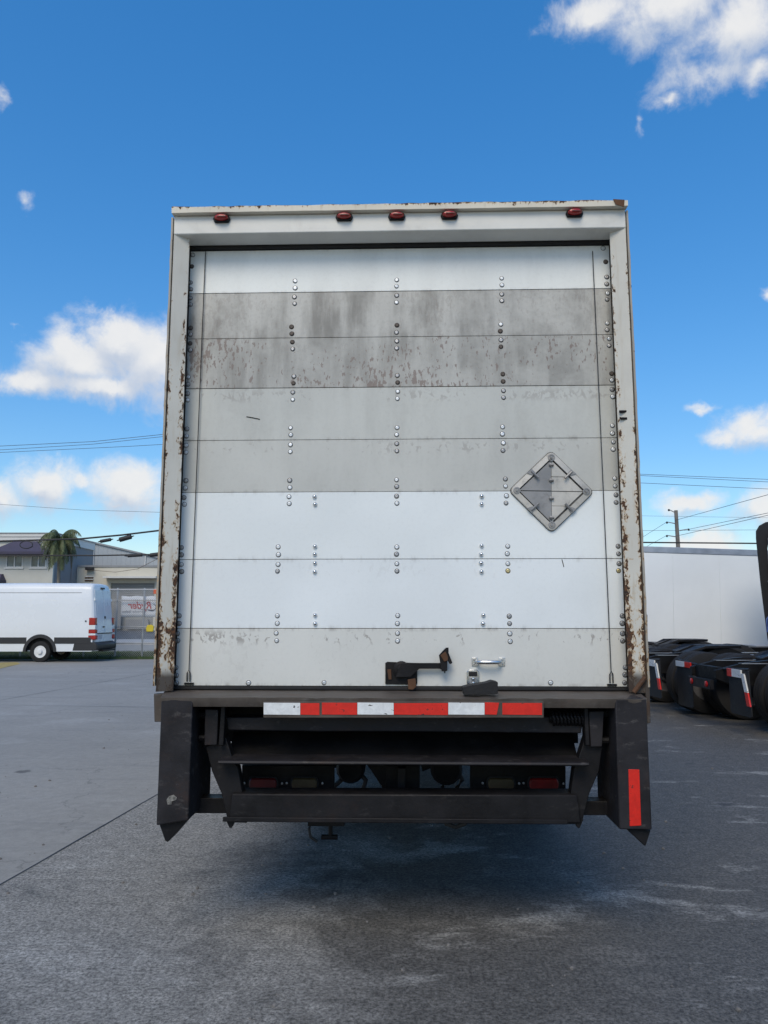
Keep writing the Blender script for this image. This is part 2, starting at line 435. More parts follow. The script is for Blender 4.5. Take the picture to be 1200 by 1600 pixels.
# ------------------------------------------------------------------ mesh helpers
class MB:
    def __init__(s):
        s.v = []; s.f = []

    def add(s, vs, fs):
        k = len(s.v); s.v += [tuple(p) for p in vs]; s.f += [tuple(i+k for i in f) for f in fs]; return s

    def box(s, x0, x1, y0, y1, z0, z1):
        vs = [(x, y, z) for x in (x0, x1) for y in (y0, y1) for z in (z0, z1)]
        return s.add(vs, [(0, 1, 3, 2), (4, 6, 7, 5), (0, 4, 5, 1), (2, 3, 7, 6), (0, 2, 6, 4), (1, 5, 7, 3)])

    def prism(s, pts, axis, a, b):
        """polygon pts in the two axes other than `axis`, extruded from a to b"""
        def mk(p, q):
            if axis == 'x': return (q, p[0], p[1])
            if axis == 'y': return (p[0], q, p[1])
            return (p[0], p[1], q)
        n = len(pts)
        vs = [mk(p, a) for p in pts] + [mk(p, b) for p in pts]
        fs = [tuple(range(n)), tuple(range(2*n-1, n-1, -1))]
        fs += [(i, i+n, (i+1) % n+n, (i+1) % n) for i in range(n)]
        return s.add(vs, fs)

    def loft(s, rings, caps=True, close=True):
        n = len(rings[0]); k = len(s.v)
        for r in rings: s.v += [tuple(p) for p in r]
        for i in range(len(rings)-1):
            for j in range(n if close else n-1):
                a = k+i*n+j; b = k+i*n+(j+1) % n
                s.f.append((a, b, b+n, a+n))
        if caps:
            s.f.append(tuple(k+j for j in range(n))[::-1])
            s.f.append(tuple(k+(len(rings)-1)*n+j for j in range(n)))
        return s

    def tube(s, pts, r, seg=8, caps=True):
        pts = [Vector(p) for p in pts]
        rs = r if isinstance(r, (list, tuple)) else [r]*len(pts)
        rings = []
        up = Vector((0, 0, 1))
        for i, p in enumerate(pts):
            d = (pts[min(i+1, len(pts)-1)]-pts[max(i-1, 0)]).normalized()
            u = up if abs(d.z) < 0.95 else Vector((1, 0, 0))
            a = d.cross(u).normalized(); b = a.cross(d).normalized()
            rings.append([p+a*math.cos(2*PI*k/seg)*rs[i]+b*math.sin(2*PI*k/seg)*rs[i] for k in range(seg)])
        return s.loft(rings, caps)

    def lathe(s, prof, seg=24, axis='y', c=(0, 0, 0)):
        """prof: list of (radius, offset along axis)"""
        rings = []
        for r, h in prof:
            rg = []
            for k in range(seg):
                u = math.cos(2*PI*k/seg)*r; v = math.sin(2*PI*k/seg)*r
                p = {'y': (u, h, v), 'x': (h, u, v), 'z': (u, v, h)}[axis]
                rg.append((p[0]+c[0], p[1]+c[1], p[2]+c[2]))
            rings.append(rg)
        return s.loft(rings, True)

    def build(s, name, mat, parent=None, bevel=0.0, smooth=False, seg=2, link=True):
        me = bpy.data.meshes.new(name)
        me.from_pydata(s.v, [], s.f)
        me.validate(); me.update()
        import bmesh
        bm = bmesh.new(); bm.from_mesh(me)
        bmesh.ops.recalc_face_normals(bm, faces=bm.faces)
        bm.to_mesh(me); bm.free()
        if smooth or bevel:
            me.polygons.foreach_set('use_smooth', [True]*len(me.polygons))
            me.set_sharp_from_angle(angle=R(38))
        o = bpy.data.objects.new(name, me)
        me.materials.append(M[mat] if isinstance(mat, str) else mat)
        if link: C.objects.link(o)
        if parent: o.parent = parent
        if bevel:
            md = o.modifiers.new('bevel', 'BEVEL'); md.width = bevel; md.segments = seg; md.limit_method = 'ANGLE'; md.angle_limit = R(40)
            md.harden_normals = False
        return o


def tag(o, label=None, cat=None, group=None, kind=None):
    if label: o['label'] = label
    if cat: o['category'] = cat
    if group: o['group'] = group
    if kind: o['kind'] = kind
    return o


def empty(name, loc, rz=0.0):
    o = bpy.data.objects.new(name, None); C.objects.link(o)
    o.location = loc; o.rotation_euler = (0, 0, rz); o.empty_display_size = 0.2
    return o


def copy_tree(o, parent=None):
    c = o.copy(); C.objects.link(c); c.parent = parent
    for ch in list(o.children): copy_tree(ch, c)
    return c


def copy_part(o, parent, loc, rot=None):
    c = o.copy(); C.objects.link(c); c.parent = parent; c.location = loc
    if rot is not None: c.rotation_euler = rot
    return c


# ------------------------------------------------------------------ ground
g = MB(); g.add([(-900, -60, 0), (900, -60, 0), (900, 1500, 0), (-900, 1500, 0)], [(0, 1, 2, 3)])
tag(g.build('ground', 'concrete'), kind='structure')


def strip(name, mat, pts, z):
    m = MB(); n = len(pts); m.add([(p[0], p[1], z) for p in pts], [tuple(range(n))])
    return tag(m.build(name, mat), kind='structure')


# the street and its pavement behind the fence
strip('street', 'asphalt', [(-160, 53), (-3, 53), (-3, 94), (-160, 94)], 0.004)
m = MB(); m.box(-160, -3, 46, 52.9, -0.1, 0.12); tag(m.build('pavement', 'pavement', bevel=0.02), kind='structure')
# sealed slab joints
pA = gnd(0, 1383); pB = gnd(240, 1245); dj = (pB-pA).normalized(); nj = Vector((-dj.y, dj.x, 0))


def joint(p, d, l0, l1, w=0.012):
    n = Vector((-d.y, d.x, 0)); seg = 60; m = MB(); vs = []; fs = []
    for i in range(seg+1):
        q = p+d*(l0+(l1-l0)*i/seg)
        wob = (random.random()-0.5)*0.006; ww = w*(0.6+0.8*random.random())/2
        vs += [tuple(q+n*(wob-ww)), tuple(q+n*(wob+ww))]
        if i: fs.append((2*i-2, 2*i-1, 2*i+1, 2*i))
    m.add([(v[0], v[1], 0.004) for v in vs], fs)
    return tag(m.build('slab_joint', 'tar'), kind='structure')


joint(pA, dj, -6, 26)
joint(pA+nj*6.2, dj, -10, 30)
joint(pA+dj*9.0, nj, -14, 6.1)
# yellow bay marking far left
yq = [gnd(-60, 1056), gnd(0, 1045), gnd(32, 1037.5), gnd(27, 1035), gnd(-60, 1037)]
strip('bay_marking', 'yellow_paint', [(p.x, p.y) for p in yq], 0.008)
# grass verge at the fence
m = MB(); m.box(-60, -5, 30.0, 35.5, -0.05, 0.03); tag(m.build('verge', 'soil_grass'), kind='structure')
gm = MB()
for i in range(15000):
    x = random.uniform(-19, -8.0); y = random.uniform(29.7, 35.5); hh = random.uniform(0.04, 0.12)
    a = random.uniform(0, 2*PI); w = random.uniform(0.012, 0.022); dx, dy = math.cos(a)*w, math.sin(a)*w
    lx, ly = random.uniform(-0.04, 0.04), random.uniform(-0.04, 0.04)
    gm.add([(x-dx, y-dy, 0.02), (x+dx, y+dy, 0.02), (x+lx, y+ly, 0.02+hh)], [(0, 1, 2)])
go = gm.build('grass', 'grass_blade'); tag(go, 'short green grass verge along the chain-link fence', 'grass', kind='stuff')
# loose grit on the slab
gm = MB()
for i in range(420):
    if i < 120: x, y = random.gauss(0.9, 1.2), random.uniform(3.0, 6.0)
    else: x, y = random.uniform(-6, 8), random.uniform(2.9, 14)
    r = random.choice([0.003, 0.004, 0.005, 0.006, 0.012]) * random.uniform(0.7, 1.2)
    rings = [[(x+math.cos(k*2*PI/5)*r*q*random.uniform(.7, 1.2), y+math.sin(k*2*PI/5)*r*q*random.uniform(.7, 1.2), h*r) for k in range(5)] for q, h in ((1, 0), (1.0, .5), (.5, .95))]
    gm.loft(rings)
tag(gm.build('gravel', 'stone'), 'tiny loose stones scattered on the grey concrete', 'gravel', kind='stuff')

# ------------------------------------------------------------------ the box truck
PH = R(1.7); TX = 0.0785; TD = 4.0977
truck = empty('box_truck', (TX, TD, 0), -PH)
tag(truck, 'white box truck seen from behind with patched roll-up door, rusty frame and black liftgate', 'truck')
sP, cP = math.sin(PH), math.cos(PH)


def T(px, py, yl):
    r = ray(px, py)
    t = (yl+sP*TX+cP*TD)/(sP*r.x+cP*r.y)
    X, Y, Z = r.x*t, r.y*t, 1.6+r.z*t
    return (cP*(X-TX)-sP*(Y-TD), Z)


def ext(name, pts, y0, y1, mat, parent=truck, bevel=0.004):
    """photo outline taken at local depth y0 (a real plane of the truck), extruded back to y1"""
    return MB().prism([T(x, y, y0) for x, y in pts], 'y', y0, y1).build(name, mat, parent, bevel=bevel)


def tbox(name, x0, x1, y0, y1, z0, z1, mat, parent=truck, bevel=0.004):
    return MB().box(x0, x1, y0, y1, z0, z1).build(name, mat, parent, bevel=bevel)


HW, IW = 1.284, 1.238
DY = 0.15                                  # door plane behind the rear frame
zt = lambda y, yl=0.0: T(622, y, yl)[1]
ZLT, ZLB, ZH = zt(315.5, -0.035), zt(327, -0.035), zt(361)
ZG, ZD = zt(380, DY-0.03), zt(388, DY)
SEAM = [ZD, 3.478, 3.2015, 2.903, 2.598, 2.2975, 1.919, 1.539, 1.229]
FL = 1.207                                 # truck floor
# body: side walls, roof, front wall, floor
BL = 7.4
tbox('side_wall', -HW+0.004, -IW-0.02, 0.16, BL, FL-0.12, ZLB-0.02, 'box_white')
tbox('side_wall', IW+0.02, HW-0.004, 0.16, BL, FL-0.12, ZLB-0.02, 'box_white')
tbox('roof', -HW+0.006, HW-0.006, 0.155, BL, ZLB-0.018, ZLT-0.008, 'box_white')
tbox('front_wall', -HW+0.01, HW-0.01, BL+0.002, BL+0.05, FL-0.12, ZLT-0.012, 'box_white', bevel=0.02)
tbox('floor', -IW-0.018, IW+0.018, 0.24, BL, FL-0.1, FL-0.005, 'under_steel')
# header: face, soffit going back to the door and the bright lip on top
m = MB()
m.prism([(0.0, ZH), (0.0, ZLB-0.001), (0.15, ZLB-0.001), (0.15, ZG+0.075), (DY-0.03, ZG)], 'x', -HW, HW)
hd = m.build('header', 'header_paint', truck, bevel=0.006)
m = MB(); NL = 40; rings = []
for i in range(NL+1):
    x = -HW-0.004+(2*HW+0.008)*i/NL; j = (random.random()-0.5)*0.007
    rings.append([(x, -0.035+j*0.5, ZLB), (x, -0.038+j*0.4, ZLT-0.012+j), (x, -0.02, ZLT+j), (x, 0.16, ZLT), (x, 0.16, ZLB)])
m.loft(rings); lip = m.build('drip_lip', 'lip_paint', hd, smooth=True)
ext('corner_rust', [(958, 311), (976, 312), (975, 323), (962, 319)], -0.0435, -0.0405, 'rust_steel', hd, bevel=0)
# dark rubber seal above the door
tbox('top_seal', -IW, IW, DY-0.025, DY+0.03, ZD+0.002, ZG+0.06, 'rubber')
# splayed jambs and their battered outer flange
for s in (-1, 1):
    JX = (abs(T(280.5, 800, 0.045)[0])+abs(T(971, 800, 0.045)[0]))/2
    pr = [(s*(HW-0.004), 0.002), (s*HW, 0.010), (s*HW, 0.157), (s*(IW+0.010), 0.157), (s*(IW+0.010), 0.110), (s*JX, 0.052), (s*JX, 0.044)]
    NZ = 60; rings = []
    z0, z1 = FL+0.004, ZH+0.03
    for i in range(NZ+1):
        z = z0+(z1-z0)*i/NZ; low = max(0, 1-(z-z0)/2.0)
        j = (random.random()-0.5)*0.006*low
        rings.append([(p[0]+j*(1 if k in (0, 6) else 0.3), p[1]+j*0.5, z) for k, p in enumerate(pr)])
    jb = MB().loft(rings).build('jamb', 'jamb_paint', truck, smooth=True)
    rings = []
    for i in range(NZ+1):
        z = z0+0.03+(ZLB-0.01-z0-0.03)*i/NZ; j = (random.random()-0.3)*0.005
        xo = s*(HW+0.003)
        rings.append([(xo, -0.004-j, z), (xo+s*(0.010+j*0.6), -0.004, z), (xo+s*(0.010+j*0.4), 0.10, z), (xo, 0.10, z)])
    MB().loft(rings).build('edge_strip', 'edge_paint', jb, smooth=True)
    # dark gap seal along the door
    tbox('side_seal', s*(IW+0.001)-0.006, s*(IW+0.001)+0.006, DY-0.037, DY+0.02, FL+0.02, ZG-0.001, 'rubber', jb, bevel=0.002)
# little items on the flanks
ext('side_bracket', [(1008, 960), (1012, 960), (1012, 976), (1008, 976)], 0.06, 0.12, 'black_steel')
ext('marker_stub', [(253, 742), (258, 742), (258, 752), (253, 752)], 0.1, 0.16, 'black_steel')
ext('hook', [(968, 641), (987, 641), (987, 645), (983, 643), (972, 645), (968, 644)], 0.02, 0.03, 'under_steel', bevel=0)
ext('hook', [(968, 652), (986, 652), (986, 656), (971, 655)], 0.02, 0.03, 'under_steel', bevel=0)

# marker lamps on the header
for (x, y) in [(347, 343.5), (538, 341), (620, 340), (702, 338.5), (897, 335)]:
    cx, cz = T(x, y, 0)
    bs = MB().prism([(cx+a*0.050, cz+b*0.021) for a, b in ((-.8, -1), (.8, -1), (1, 0), (.8, 1), (-.8, 1), (-1, 0))], 'y', -0.016, -0.0005).build('marker_lamp', 'black_steel', truck, bevel=0.004)
    ln = MB().loft([[(cx+math.cos(k*PI/6)*0.040*q, -0.016-h, cz+0.002+math.sin(k*PI/6)*0.016*q) for k in range(12)] for q, h in ((1, 0), (1, 0.012), (.8, 0.022), (.4, 0.026))])
    ln.build('lens', 'lamp_red', bs, smooth=True)
    MB().box(cx-0.02, cx+0.03, -0.0475, -0.030, cz-0.004, cz+0.001).build('lens_rib', 'lamp_red_dusty', bs)

# door panels, each its own board
PC = [((0.80, 0.82, 0.79), .10, 0, 0), ((0.50, 0.495, 0.46), .80, .25, .3), ((0.47, 0.468, 0.435), .62, 1.0, .4), ((0.53, 0.54, 0.505), .16, 0, .6),
      ((0.53, 0.535, 0.50), .14, 0, .6), ((0.76, 0.80, 0.80), .0, 0, 0), ((0.745, 0.785, 0.795), .0, 0, .12), ((0.65, 0.655, 0.62), .05, 0, 1.0)]
panels = []
for i, (col, gr, pe, sc) in enumerate(PC):
    mt = mat_panel('door_panel_paint_%d' % i, col, gr, pe, sc, SEAM[i+1], SEAM[i])
    off = [0, .002, .001, .003, .002, 0, .001, .003][i]
    panels.append(tbox('door_panel', -IW+0.014, IW-0.014, DY+off, DY+off+0.03, SEAM[i+1]+0.0014, SEAM[i]-0.0014, mt, bevel=0.0012))
tbox('seam_backing', -IW, IW, DY+0.012, DY+0.022, FL, ZG-0.01, 'seam_dirt', bevel=0)
# rivets: one dome and one flat mesh shared by all
dome = MB().lathe([(0.0165, 0.0), (0.0163, -0.0008), (0.0138, -0.0010), (0.0130, -0.0028), (0.0112, -0.0044), (0.008, -0.0048), (0.004, -0.0046), (0.001, -0.0042)], 14).build('rivet', 'rivet_zinc', smooth=True, link=False)
for pr_ in (dome,):
    me_ = pr_.data; me_.materials.append(M['seam_dirt'])
    for p_ in me_.polygons:
        if all((me_.vertices[v_].co.x**2+me_.vertices[v_].co.z**2)**.5 > 0.0134 for v_ in p_.vertices): p_.material_index = 1
cone = MB().lathe([(0.0145, 0.0), (0.0145, -0.003), (0.0125, -0.009), (0.009, -0.013), (0.0045, -0.0155), (0.001, -0.016)], 14).build('rivet', 'zinc_bright', smooth=True, link=False)


def rivet(px, z, pi, mat='zinc', proto=dome, py=None):
    p = panels[pi]
    y = DY+[0, .002, .001, .003, .002, 0, .001, .003][pi]
    # px is where the column crosses this height on the photo
    if py is None:
        lo, hi = 300.0, 1100.0
        for _ in range(30):
            mid = (lo+hi)/2
            if T(px, mid, y)[1] > z: lo = mid
            else: hi = mid
        py = lo
    x, zz = T(px, py, y)
    o = proto.copy(); C.objects.link(o); o.parent = p
    k_ = random.uniform(.80, .92); o.scale = (k_, 1, k_)
    o.location = (x+random.uniform(-.002, .002), y-0.0003, z+random.uniform(-.002, .002))
    o.rotation_euler = (random.uniform(-.06, .06), random.uniform(0, 6.28), random.uniform(-.06, .06))
    if mat != 'zinc':
        o.material_slots[0].link = 'OBJECT'; o.material_slots[0].material = M[mat]
    return o


cols_above = {1: [298, 461, 620, 784, 948], 2: [298, 456, 620, 782, 949], 3: [294, 459, 621, 786, 956], 4: [292, 454, 620, 785, 957],
              5: [290, 453, 620, 790, 961], 6: [284, 435, 620, 793, 966], 7: [280, 433, 621, 796, 972]}
cols_below = {1: [298, 460, 620, 784, 949], 2: [297, 457, 620, 783, 952], 3: [293, 458, 621, 787, 957], 4: [291, 454, 620, 786, 958],
              5: [288, 452, 620, 791, 963], 6: [284, 434, 620, 794, 967], 7: [277, 432, 621, 797, 973]}
for k in range(1, 8):
    for ci in range(5):
        for dz in (0.027, 0.068):
            for side in (1, -1):
                pi = k-1 if side == 1 else k
                px = (cols_above if side == 1 else cols_below)[k][ci]
                mt = random.choice(['zinc', 'zinc', 'zinc', 'zinc_dull'])
                if pi in (1, 2): mt = random.choice(['bolt_grimy', 'zinc_dull', 'zinc_dull', 'zinc'])
                elif ci in (0, 4) and pi in (0, 7): mt = 'zinc_dull'
                elif k >= 6 and ci in (0, 4) and side == 1: mt = 'zinc_dull'
                if k == 6 and side == -1 and dz > .05 and ci in (3, 4): mt = 'brass'
                rivet(px, SEAM[k]+side*dz, pi, mt)
for z, pi in [(SEAM[5]-.027, 5), (SEAM[5]-.072, 5), (SEAM[6]+.072, 5), (SEAM[6]+.027, 5), (SEAM[6]-.022, 6), (SEAM[6]-.07, 6), (SEAM[7]+.072, 6), (SEAM[7]+.027, 6)]:
    rivet(492, z, pi, 'zinc', cone); rivet(752 if z > 1.8 else 755, z, pi, 'zinc', cone)
for y in (1043, 1055, 1067):
    rivet(275.5, T(275, y, DY)[1], 7, 'zinc_dull', dome, y); rivet(976.5, T(976, y, DY)[1], 7, 'zinc_dull', dome, y)
for x in (388, 507, 860): rivet(x, T(x, 1067, DY)[1], 7, 'zinc', dome, 1067)
for x, y, mt in ((301, 398, 'zinc'), (300, 416, 'bolt_grimy'), (942, 388, 'zinc'), (946, 409, 'bolt_grimy')): rivet(x, T(x, y, DY)[1], 0, mt, dome, y)

# lift cables with their anchors
for (xt, xb, yb) in ((321, 295, 1066), (926, 955, 1068)):
    a = T(xt, 392, DY-0.012); b = T(xb, yb-18, DY-0.012)
    pts = []
    for i in range(25):
        f = i/24; pts.append((a[0]+(b[0]-a[0])*f, DY-0.010-0.004*math.sin(f*PI), a[1]+(b[1]-a[1])*f))
    cb = MB().tube(pts, 0.0026, 6).build('lift_cable', 'cable_black', truck, smooth=True)
    x, z = T(xb, yb, DY)
    lo = MB().tube([(x-0.008, DY-0.008, z+0.004), (x-0.008, DY-0.01, z+0.05), (x, DY-0.01, z+0.066), (x+0.008, DY-0.01, z+0.05), (x+0.008, DY-0.008, z+0.004)], 0.0035, 6)
    lo.box(x-0.022, x+0.028, DY-0.012, DY+0.0025, z-0.012, z-0.002)
    lo.build('cable_anchor', 'black_steel', cb)
# door edge boards' scratches
for q in [[(385, 651), (406, 655)], [(878, 874), (881, 886)]]:
    (x0, z0), (x1, z1) = T(*q[0], DY), T(*q[1], DY)
    MB().tube([(x0, DY+0.001, z0), ((x0+x1)/2, DY+0.0005, (z0+z1)/2+0.001), (x1, DY+0.001, z1)], 0.0022, 5).build('scratch', 'under_steel', truck)
# bottom seal
tbox('bottom_seal', -IW+0.004, IW-0.004, DY-0.012, DY+0.028, FL+0.002, SEAM[8]-0.002, 'rubber')

# lock gear
lk = ext('lock_plate', [(602, 1036), (605, 1034), (652, 1036), (652, 1068), (649, 1070), (602, 1069)], DY-0.006, DY+0.0025, 'black_steel', bevel=0.002)
cx, cz = T(627, 1046, DY-0.03)
MB().lathe([(0.044, -0.0062), (0.044, -0.022), (0.036, -0.028), (0.022, -0.028), (0.022, -0.034), (0.012, -0.038), (0.002, -0.039)], 22, 'y', (cx, DY, cz)).build('lock_pivot', 'black_steel', lk, smooth=True)
ext('lock_bar', [(627, 1036), (690, 1036), (690, 1045), (655, 1045), (642, 1058), (618, 1058)], DY-0.040, DY-0.028, 'black_steel', lk, bevel=0.002)
ext('lock_handle', [(686, 1024), (692, 1017), (697, 1012), (701, 1012), (701, 1020), (707, 1036), (703, 1038), (699, 1032), (699, 1048), (696, 1049), (696, 1052), (694, 1052), (694, 1049), (690, 1049), (690, 1046), (688, 1046), (688, 1036)], DY-0.062, DY-0.041, 'black_steel', lk, bevel=0.002)
ext('lock_cap', [(688, 1024), (696, 1018), (700, 1026), (700, 1032), (694, 1034)], DY-0.069, DY-0.063, 'rust_steel', lk, bevel=0.002)
ext('lock_tongue', [(637, 1062), (649, 1060), (651, 1073), (645, 1078), (638, 1077)], DY-0.052, DY-0.042, 'rust_steel', lk, bevel=0.002)
ext('lock_spring', [(605, 1046), (611, 1046), (612, 1062), (607, 1062)], DY-0.014, DY-0.0065, 'rust_steel', lk, bevel=0.002)
# pull handle
hx = [T(737, 1034, DY), T(789, 1034, DY)]
hb = MB()
z = hx[0][1]
hn = MB().box(hx[0][0], hx[0][0]+0.034, DY-0.004, DY+0.0025, z-0.022, z+0.022).box(hx[1][0]-0.034, hx[1][0], DY-0.004, DY+0.0025, z-0.022, z+0.022).build('pull_handle', 'zinc', truck, bevel=0.002)
MB().tube([(hx[0][0]+0.026, DY-0.006, z), (hx[0][0]+0.034, DY-0.036, z), (hx[0][0]+0.055, DY-0.046, z), (hx[1][0]-0.055, DY-0.046, z), (hx[1][0]-0.034, DY-0.036, z), (hx[1][0]-0.026, DY-0.006, z)], 0.0115, 10).build('grip', 'zinc', hn, smooth=True)
for q in (0, 1):
    xx = hx[0][0]+0.013 if q == 0 else hx[1][0]-0.013
    for dz in (-.011, .011): MB().lathe([(0.005, -0.0042), (0.004, -0.007), (0.001, -0.0075)], 8, 'y', (xx, DY, z+dz)).build('screw', 'zinc_dull', hn)
# recessed slide latch
x0, z1 = T(729, 1046, DY); x1, z0 = T(749, 1071, DY)
la = MB().prism([(x0+.006, z0), (x1-.006, z0), (x1, z0+.01), (x1, z1-.012), (x1-.012, z1), (x0+.012, z1), (x0, z1-.012), (x0, z0+.01)], 'y', DY-0.007, DY+0.0025).build('slide_latch', 'zinc', truck, bevel=0.003)
MB().box(x0+0.011, x1-0.011, DY-0.0095, DY-0.0075, z1-0.036, z1-0.012).build('latch_slot', 'rubber', la)
MB().box(x0+0.013, x1-0.013, DY-0.013, DY-0.0075, z0+0.006, z1-0.040).build('latch_slide', 'zinc_dull', la, bevel=0.002)
for dz in (0.014, 0.036): MB().lathe([(0.008, -0.0132), (0.006, -0.018), (0.001, -0.0195)], 10, 'y', ((x0+x1)/2, DY, z0+dz)).build('latch_rivet', 'zinc', la, smooth=True)

# placard holder: square set on its corner
ccx, ccz = T(861, 768, DY)
hw_, hh_ = (T(925, 768, DY)[0]-T(797, 768, DY)[0])/2, (T(861, 706, DY)[1]-T(861, 830, DY)[1])/2
tilt = R(-1.2)


def pq(u, v):
    x, z = u*hw_, v*hh_
    return (ccx+x*math.cos(tilt)-z*math.sin(tilt), ccz+x*math.sin(tilt)+z*math.cos(tilt))


def diamond(s, r=0.13):
    out = []
    for k in range(4):
        a = k*PI/2
        cu, cv = math.cos(a)*(s-r), math.sin(a)*(s-r)
        for f in range(-3, 4):
            b_ = a+f*PI/12
            out.append((cu+r*math.cos(b_), cv+r*math.sin(b_)))
    return out


ph = MB().prism([pq(*p) for p in diamond(1.0)], 'y', DY-0.004, DY+0.0025).build('placard_holder', 'stainless_gap', truck, bevel=0.001)
# raised frame rail: ring between two diamonds
o1 = [pq(*p) for p in diamond(0.985)]; i1 = [pq(*p) for p in diamond(0.81, 0.06)]
n = len(o1); vs = [(p[0], DY-0.0042, p[1]) for p in o1]+[(p[0], DY-0.016, p[1]) for p in [(ccx+(a[0]-ccx)*.98, ccz+(a[1]-ccz)*.98) for a in o1]]+[(p[0], DY-0.018, p[1]) for p in i1]+[(p[0], DY-0.0042, p[1]) for p in i1]
fs = []
for r_ in range(3):
    for j in range(n): fs.append((r_*n+j, r_*n+(j+1) % n, (r_+1)*n+(j+1) % n, (r_+1)*n+j))
MB().add(vs, fs).build('frame_rail', 'stainless', ph, smooth=True)
for q, mt, nm, dy in (([(-.775, .012), (0.0, .012), (0.0, .785)], 'stainless_dark', 'flip_plate', 0.012), ([(-.775, -.008), (0.0, -.008), (0.0, -.785)], 'stainless_dark', 'flip_plate', 0.0095),
                      ([(.008, .012), (.775, .012), (.425, .36), (.008, .36)], 'stainless', 'flip_plate', 0.0085), ([(.008, .372), (.41, .372), (.008, .775)], 'stainless', 'flip_plate', 0.0105),
                      ([(.008, -.008), (.765, -.008), (.41, -.36), (.008, -.36)], 'stainless', 'flip_plate', 0.0085), ([(.008, -.372), (.395, -.372), (.008, -.765)], 'stainless', 'flip_plate', 0.0105)):
    MB().prism([pq(*p) for p in q], 'y', DY-dy, DY-0.0045).build(nm, mt, ph)
for v in (.66, .27, -.18, -.66):
    x, z = pq(0.0, v)
    MB().tube([(x-0.012, DY-0.0185, z), (x+0.012, DY-0.0185, z)], 0.0075, 8).lathe([(0.010, -0.013), (0.010, -0.021), (0.004, -0.023)], 8, 'y', (x-0.004, DY, z)).build('hinge', 'stainless_dark', ph)
for (u, v) in ((0, .845), (0, -.845), (-.845, 0), (.845, 0)):
    x, z = pq(u, v)
    MB().lathe([(0.020, -0.0135), (0.020, -0.0200), (0.013, -0.0205), (0.013, -0.0165), (0.009, -0.0165), (0.008, -0.024), (0.001, -0.0245)], 14, 'y', (x, DY, z)).build('corner_screw', 'stainless_dark', ph, smooth=True)
for (u, v, su, sv) in ((-.46, .46, 1, -1), (.46, .46, -1, -1), (-.46, -.46, 1, 1), (.46, -.46, -1, 1)):
    a = pq(u-su*0.03, v-sv*0.03); b = pq(u+su*0.14, v+sv*0.14)
    d = pq(u+su*0.05-0.06*su, v+sv*0.05+0.06*sv)
    cl = MB(); e1 = 0.05
    cl.prism([pq(u-su*.09-sv*su*sv*.05, v+sv*.02), pq(u-su*.02, v-sv*.09-.0), pq(u+su*.06, v+sv*.0), pq(u+su*.0, v+sv*.07)], 'y', DY-0.0215, DY-0.0165)
    cl.tube([(a[0], DY-0.02, a[1]), (b[0], DY-0.028, b[1])], 0.007, 6)
    cl.build('clip', 'stainless_dark', ph)

# ---- liftgate
PY = -0.22
zsill_f = T(622, 1091, PY)[1]
sill = MB()
sill_top = []
rings = []
for i in range(41):
    fx = i/40; xw = -HW+0.002+(2*HW-0.004)*fx; xf_ = T(251, 1091, PY)[0]+(T(1011, 1091, PY)[0]-T(251, 1091, PY)[0])*fx; x = xw; j = (random.random()-0.5)*0.010
    rings.append([(xf_, PY+j*0.6, zsill_f+j*0.4), (x, DY+0.02, FL+0.0), (x, DY+0.02, FL-0.05), (xf_, PY+0.012, zsill_f-0.045), (xf_, PY+j*0.6, zsill_f-0.014+j*0.3)])
sill.loft(rings).build('sill_plate', 'sill_steel', truck, smooth=True)
# tape bar
bar = ext('tape_bar', [(411, 1096), (850, 1096), (850, 1122), (411, 1122)], PY-0.008, PY+0.03, 'sill_steel')
for (x0, x1, mt, sk) in ((412, 469, 'tape_white', 0), (469.5, 499, 'tape_red', 0), (503, 558, 'tape_red', 0), (558.5, 615, 'tape_white', 0), (615.5, 700, 'tape_red', 0),
                         (700.5, 757, 'tape_white', 0), (757.5, 780, 'tape_red', -4), (785, 847, 'tape_red', 0)):
    w = random.uniform(-.8, .8)
    ext('reflective_tape', [(x0, 1098+w), (x1, 1098.3+w*.3), (x1+sk, 1117+w*.4), (x0, 1116.4+w*.2)], PY-0.0108, PY-0.0084, mt, bar, bevel=0)
# main posts
for s, pts, wedge in ((-1, [(252, 1092), (301, 1092), (294, 1282), (244, 1290)], [(248, 1286), (293, 1281), (262, 1316), (258, 1314)]),
                      (1, [(961, 1092), (1010, 1092), (1019, 1297), (968, 1296)], [(979, 1296), (1017, 1297), (1009, 1322), (1006, 1321)])):
    po = ext('liftgate_post', pts, PY, 0.20, 'dark_steel', bevel=0.006)
    ext('post_foot', wedge, PY+0.03, PY+0.16, 'black_steel', po, bevel=0.003)
    # corner plate hanging behind the post
    if s < 0: ext('corner_plate', [(240, 1084), (256, 1084), (256, 1128), (241, 1128)], 0.01, 0.05, 'sill_steel')
    else:
        cp = ext('corner_plate', [(1008, 1060), (1015, 1058), (1017, 1130), (1011, 1131)], 0.0, 0.05, 'sill_steel')
        a = T(1008, 1058, -0.01); b = T(990, 1082, -0.01)
        MB().tube([(a[0], -0.012, a[1]), (b[0], -0.012, b[1])], 0.012, 8).build('brace', 'rust_steel', cp)
ext('reflective_tape', [(982, 1202), (999, 1202.5), (1002, 1290), (984, 1291)], PY-0.0026, PY-0.0004, 'tape_red')
ext('bare_patch', [(260, 1250), (264, 1244), (271, 1242), (276, 1246), (275, 1250), (268, 1252), (268, 1257), (262, 1257)], PY-0.0022, PY-0.0004, 'seam_dust', bevel=0)
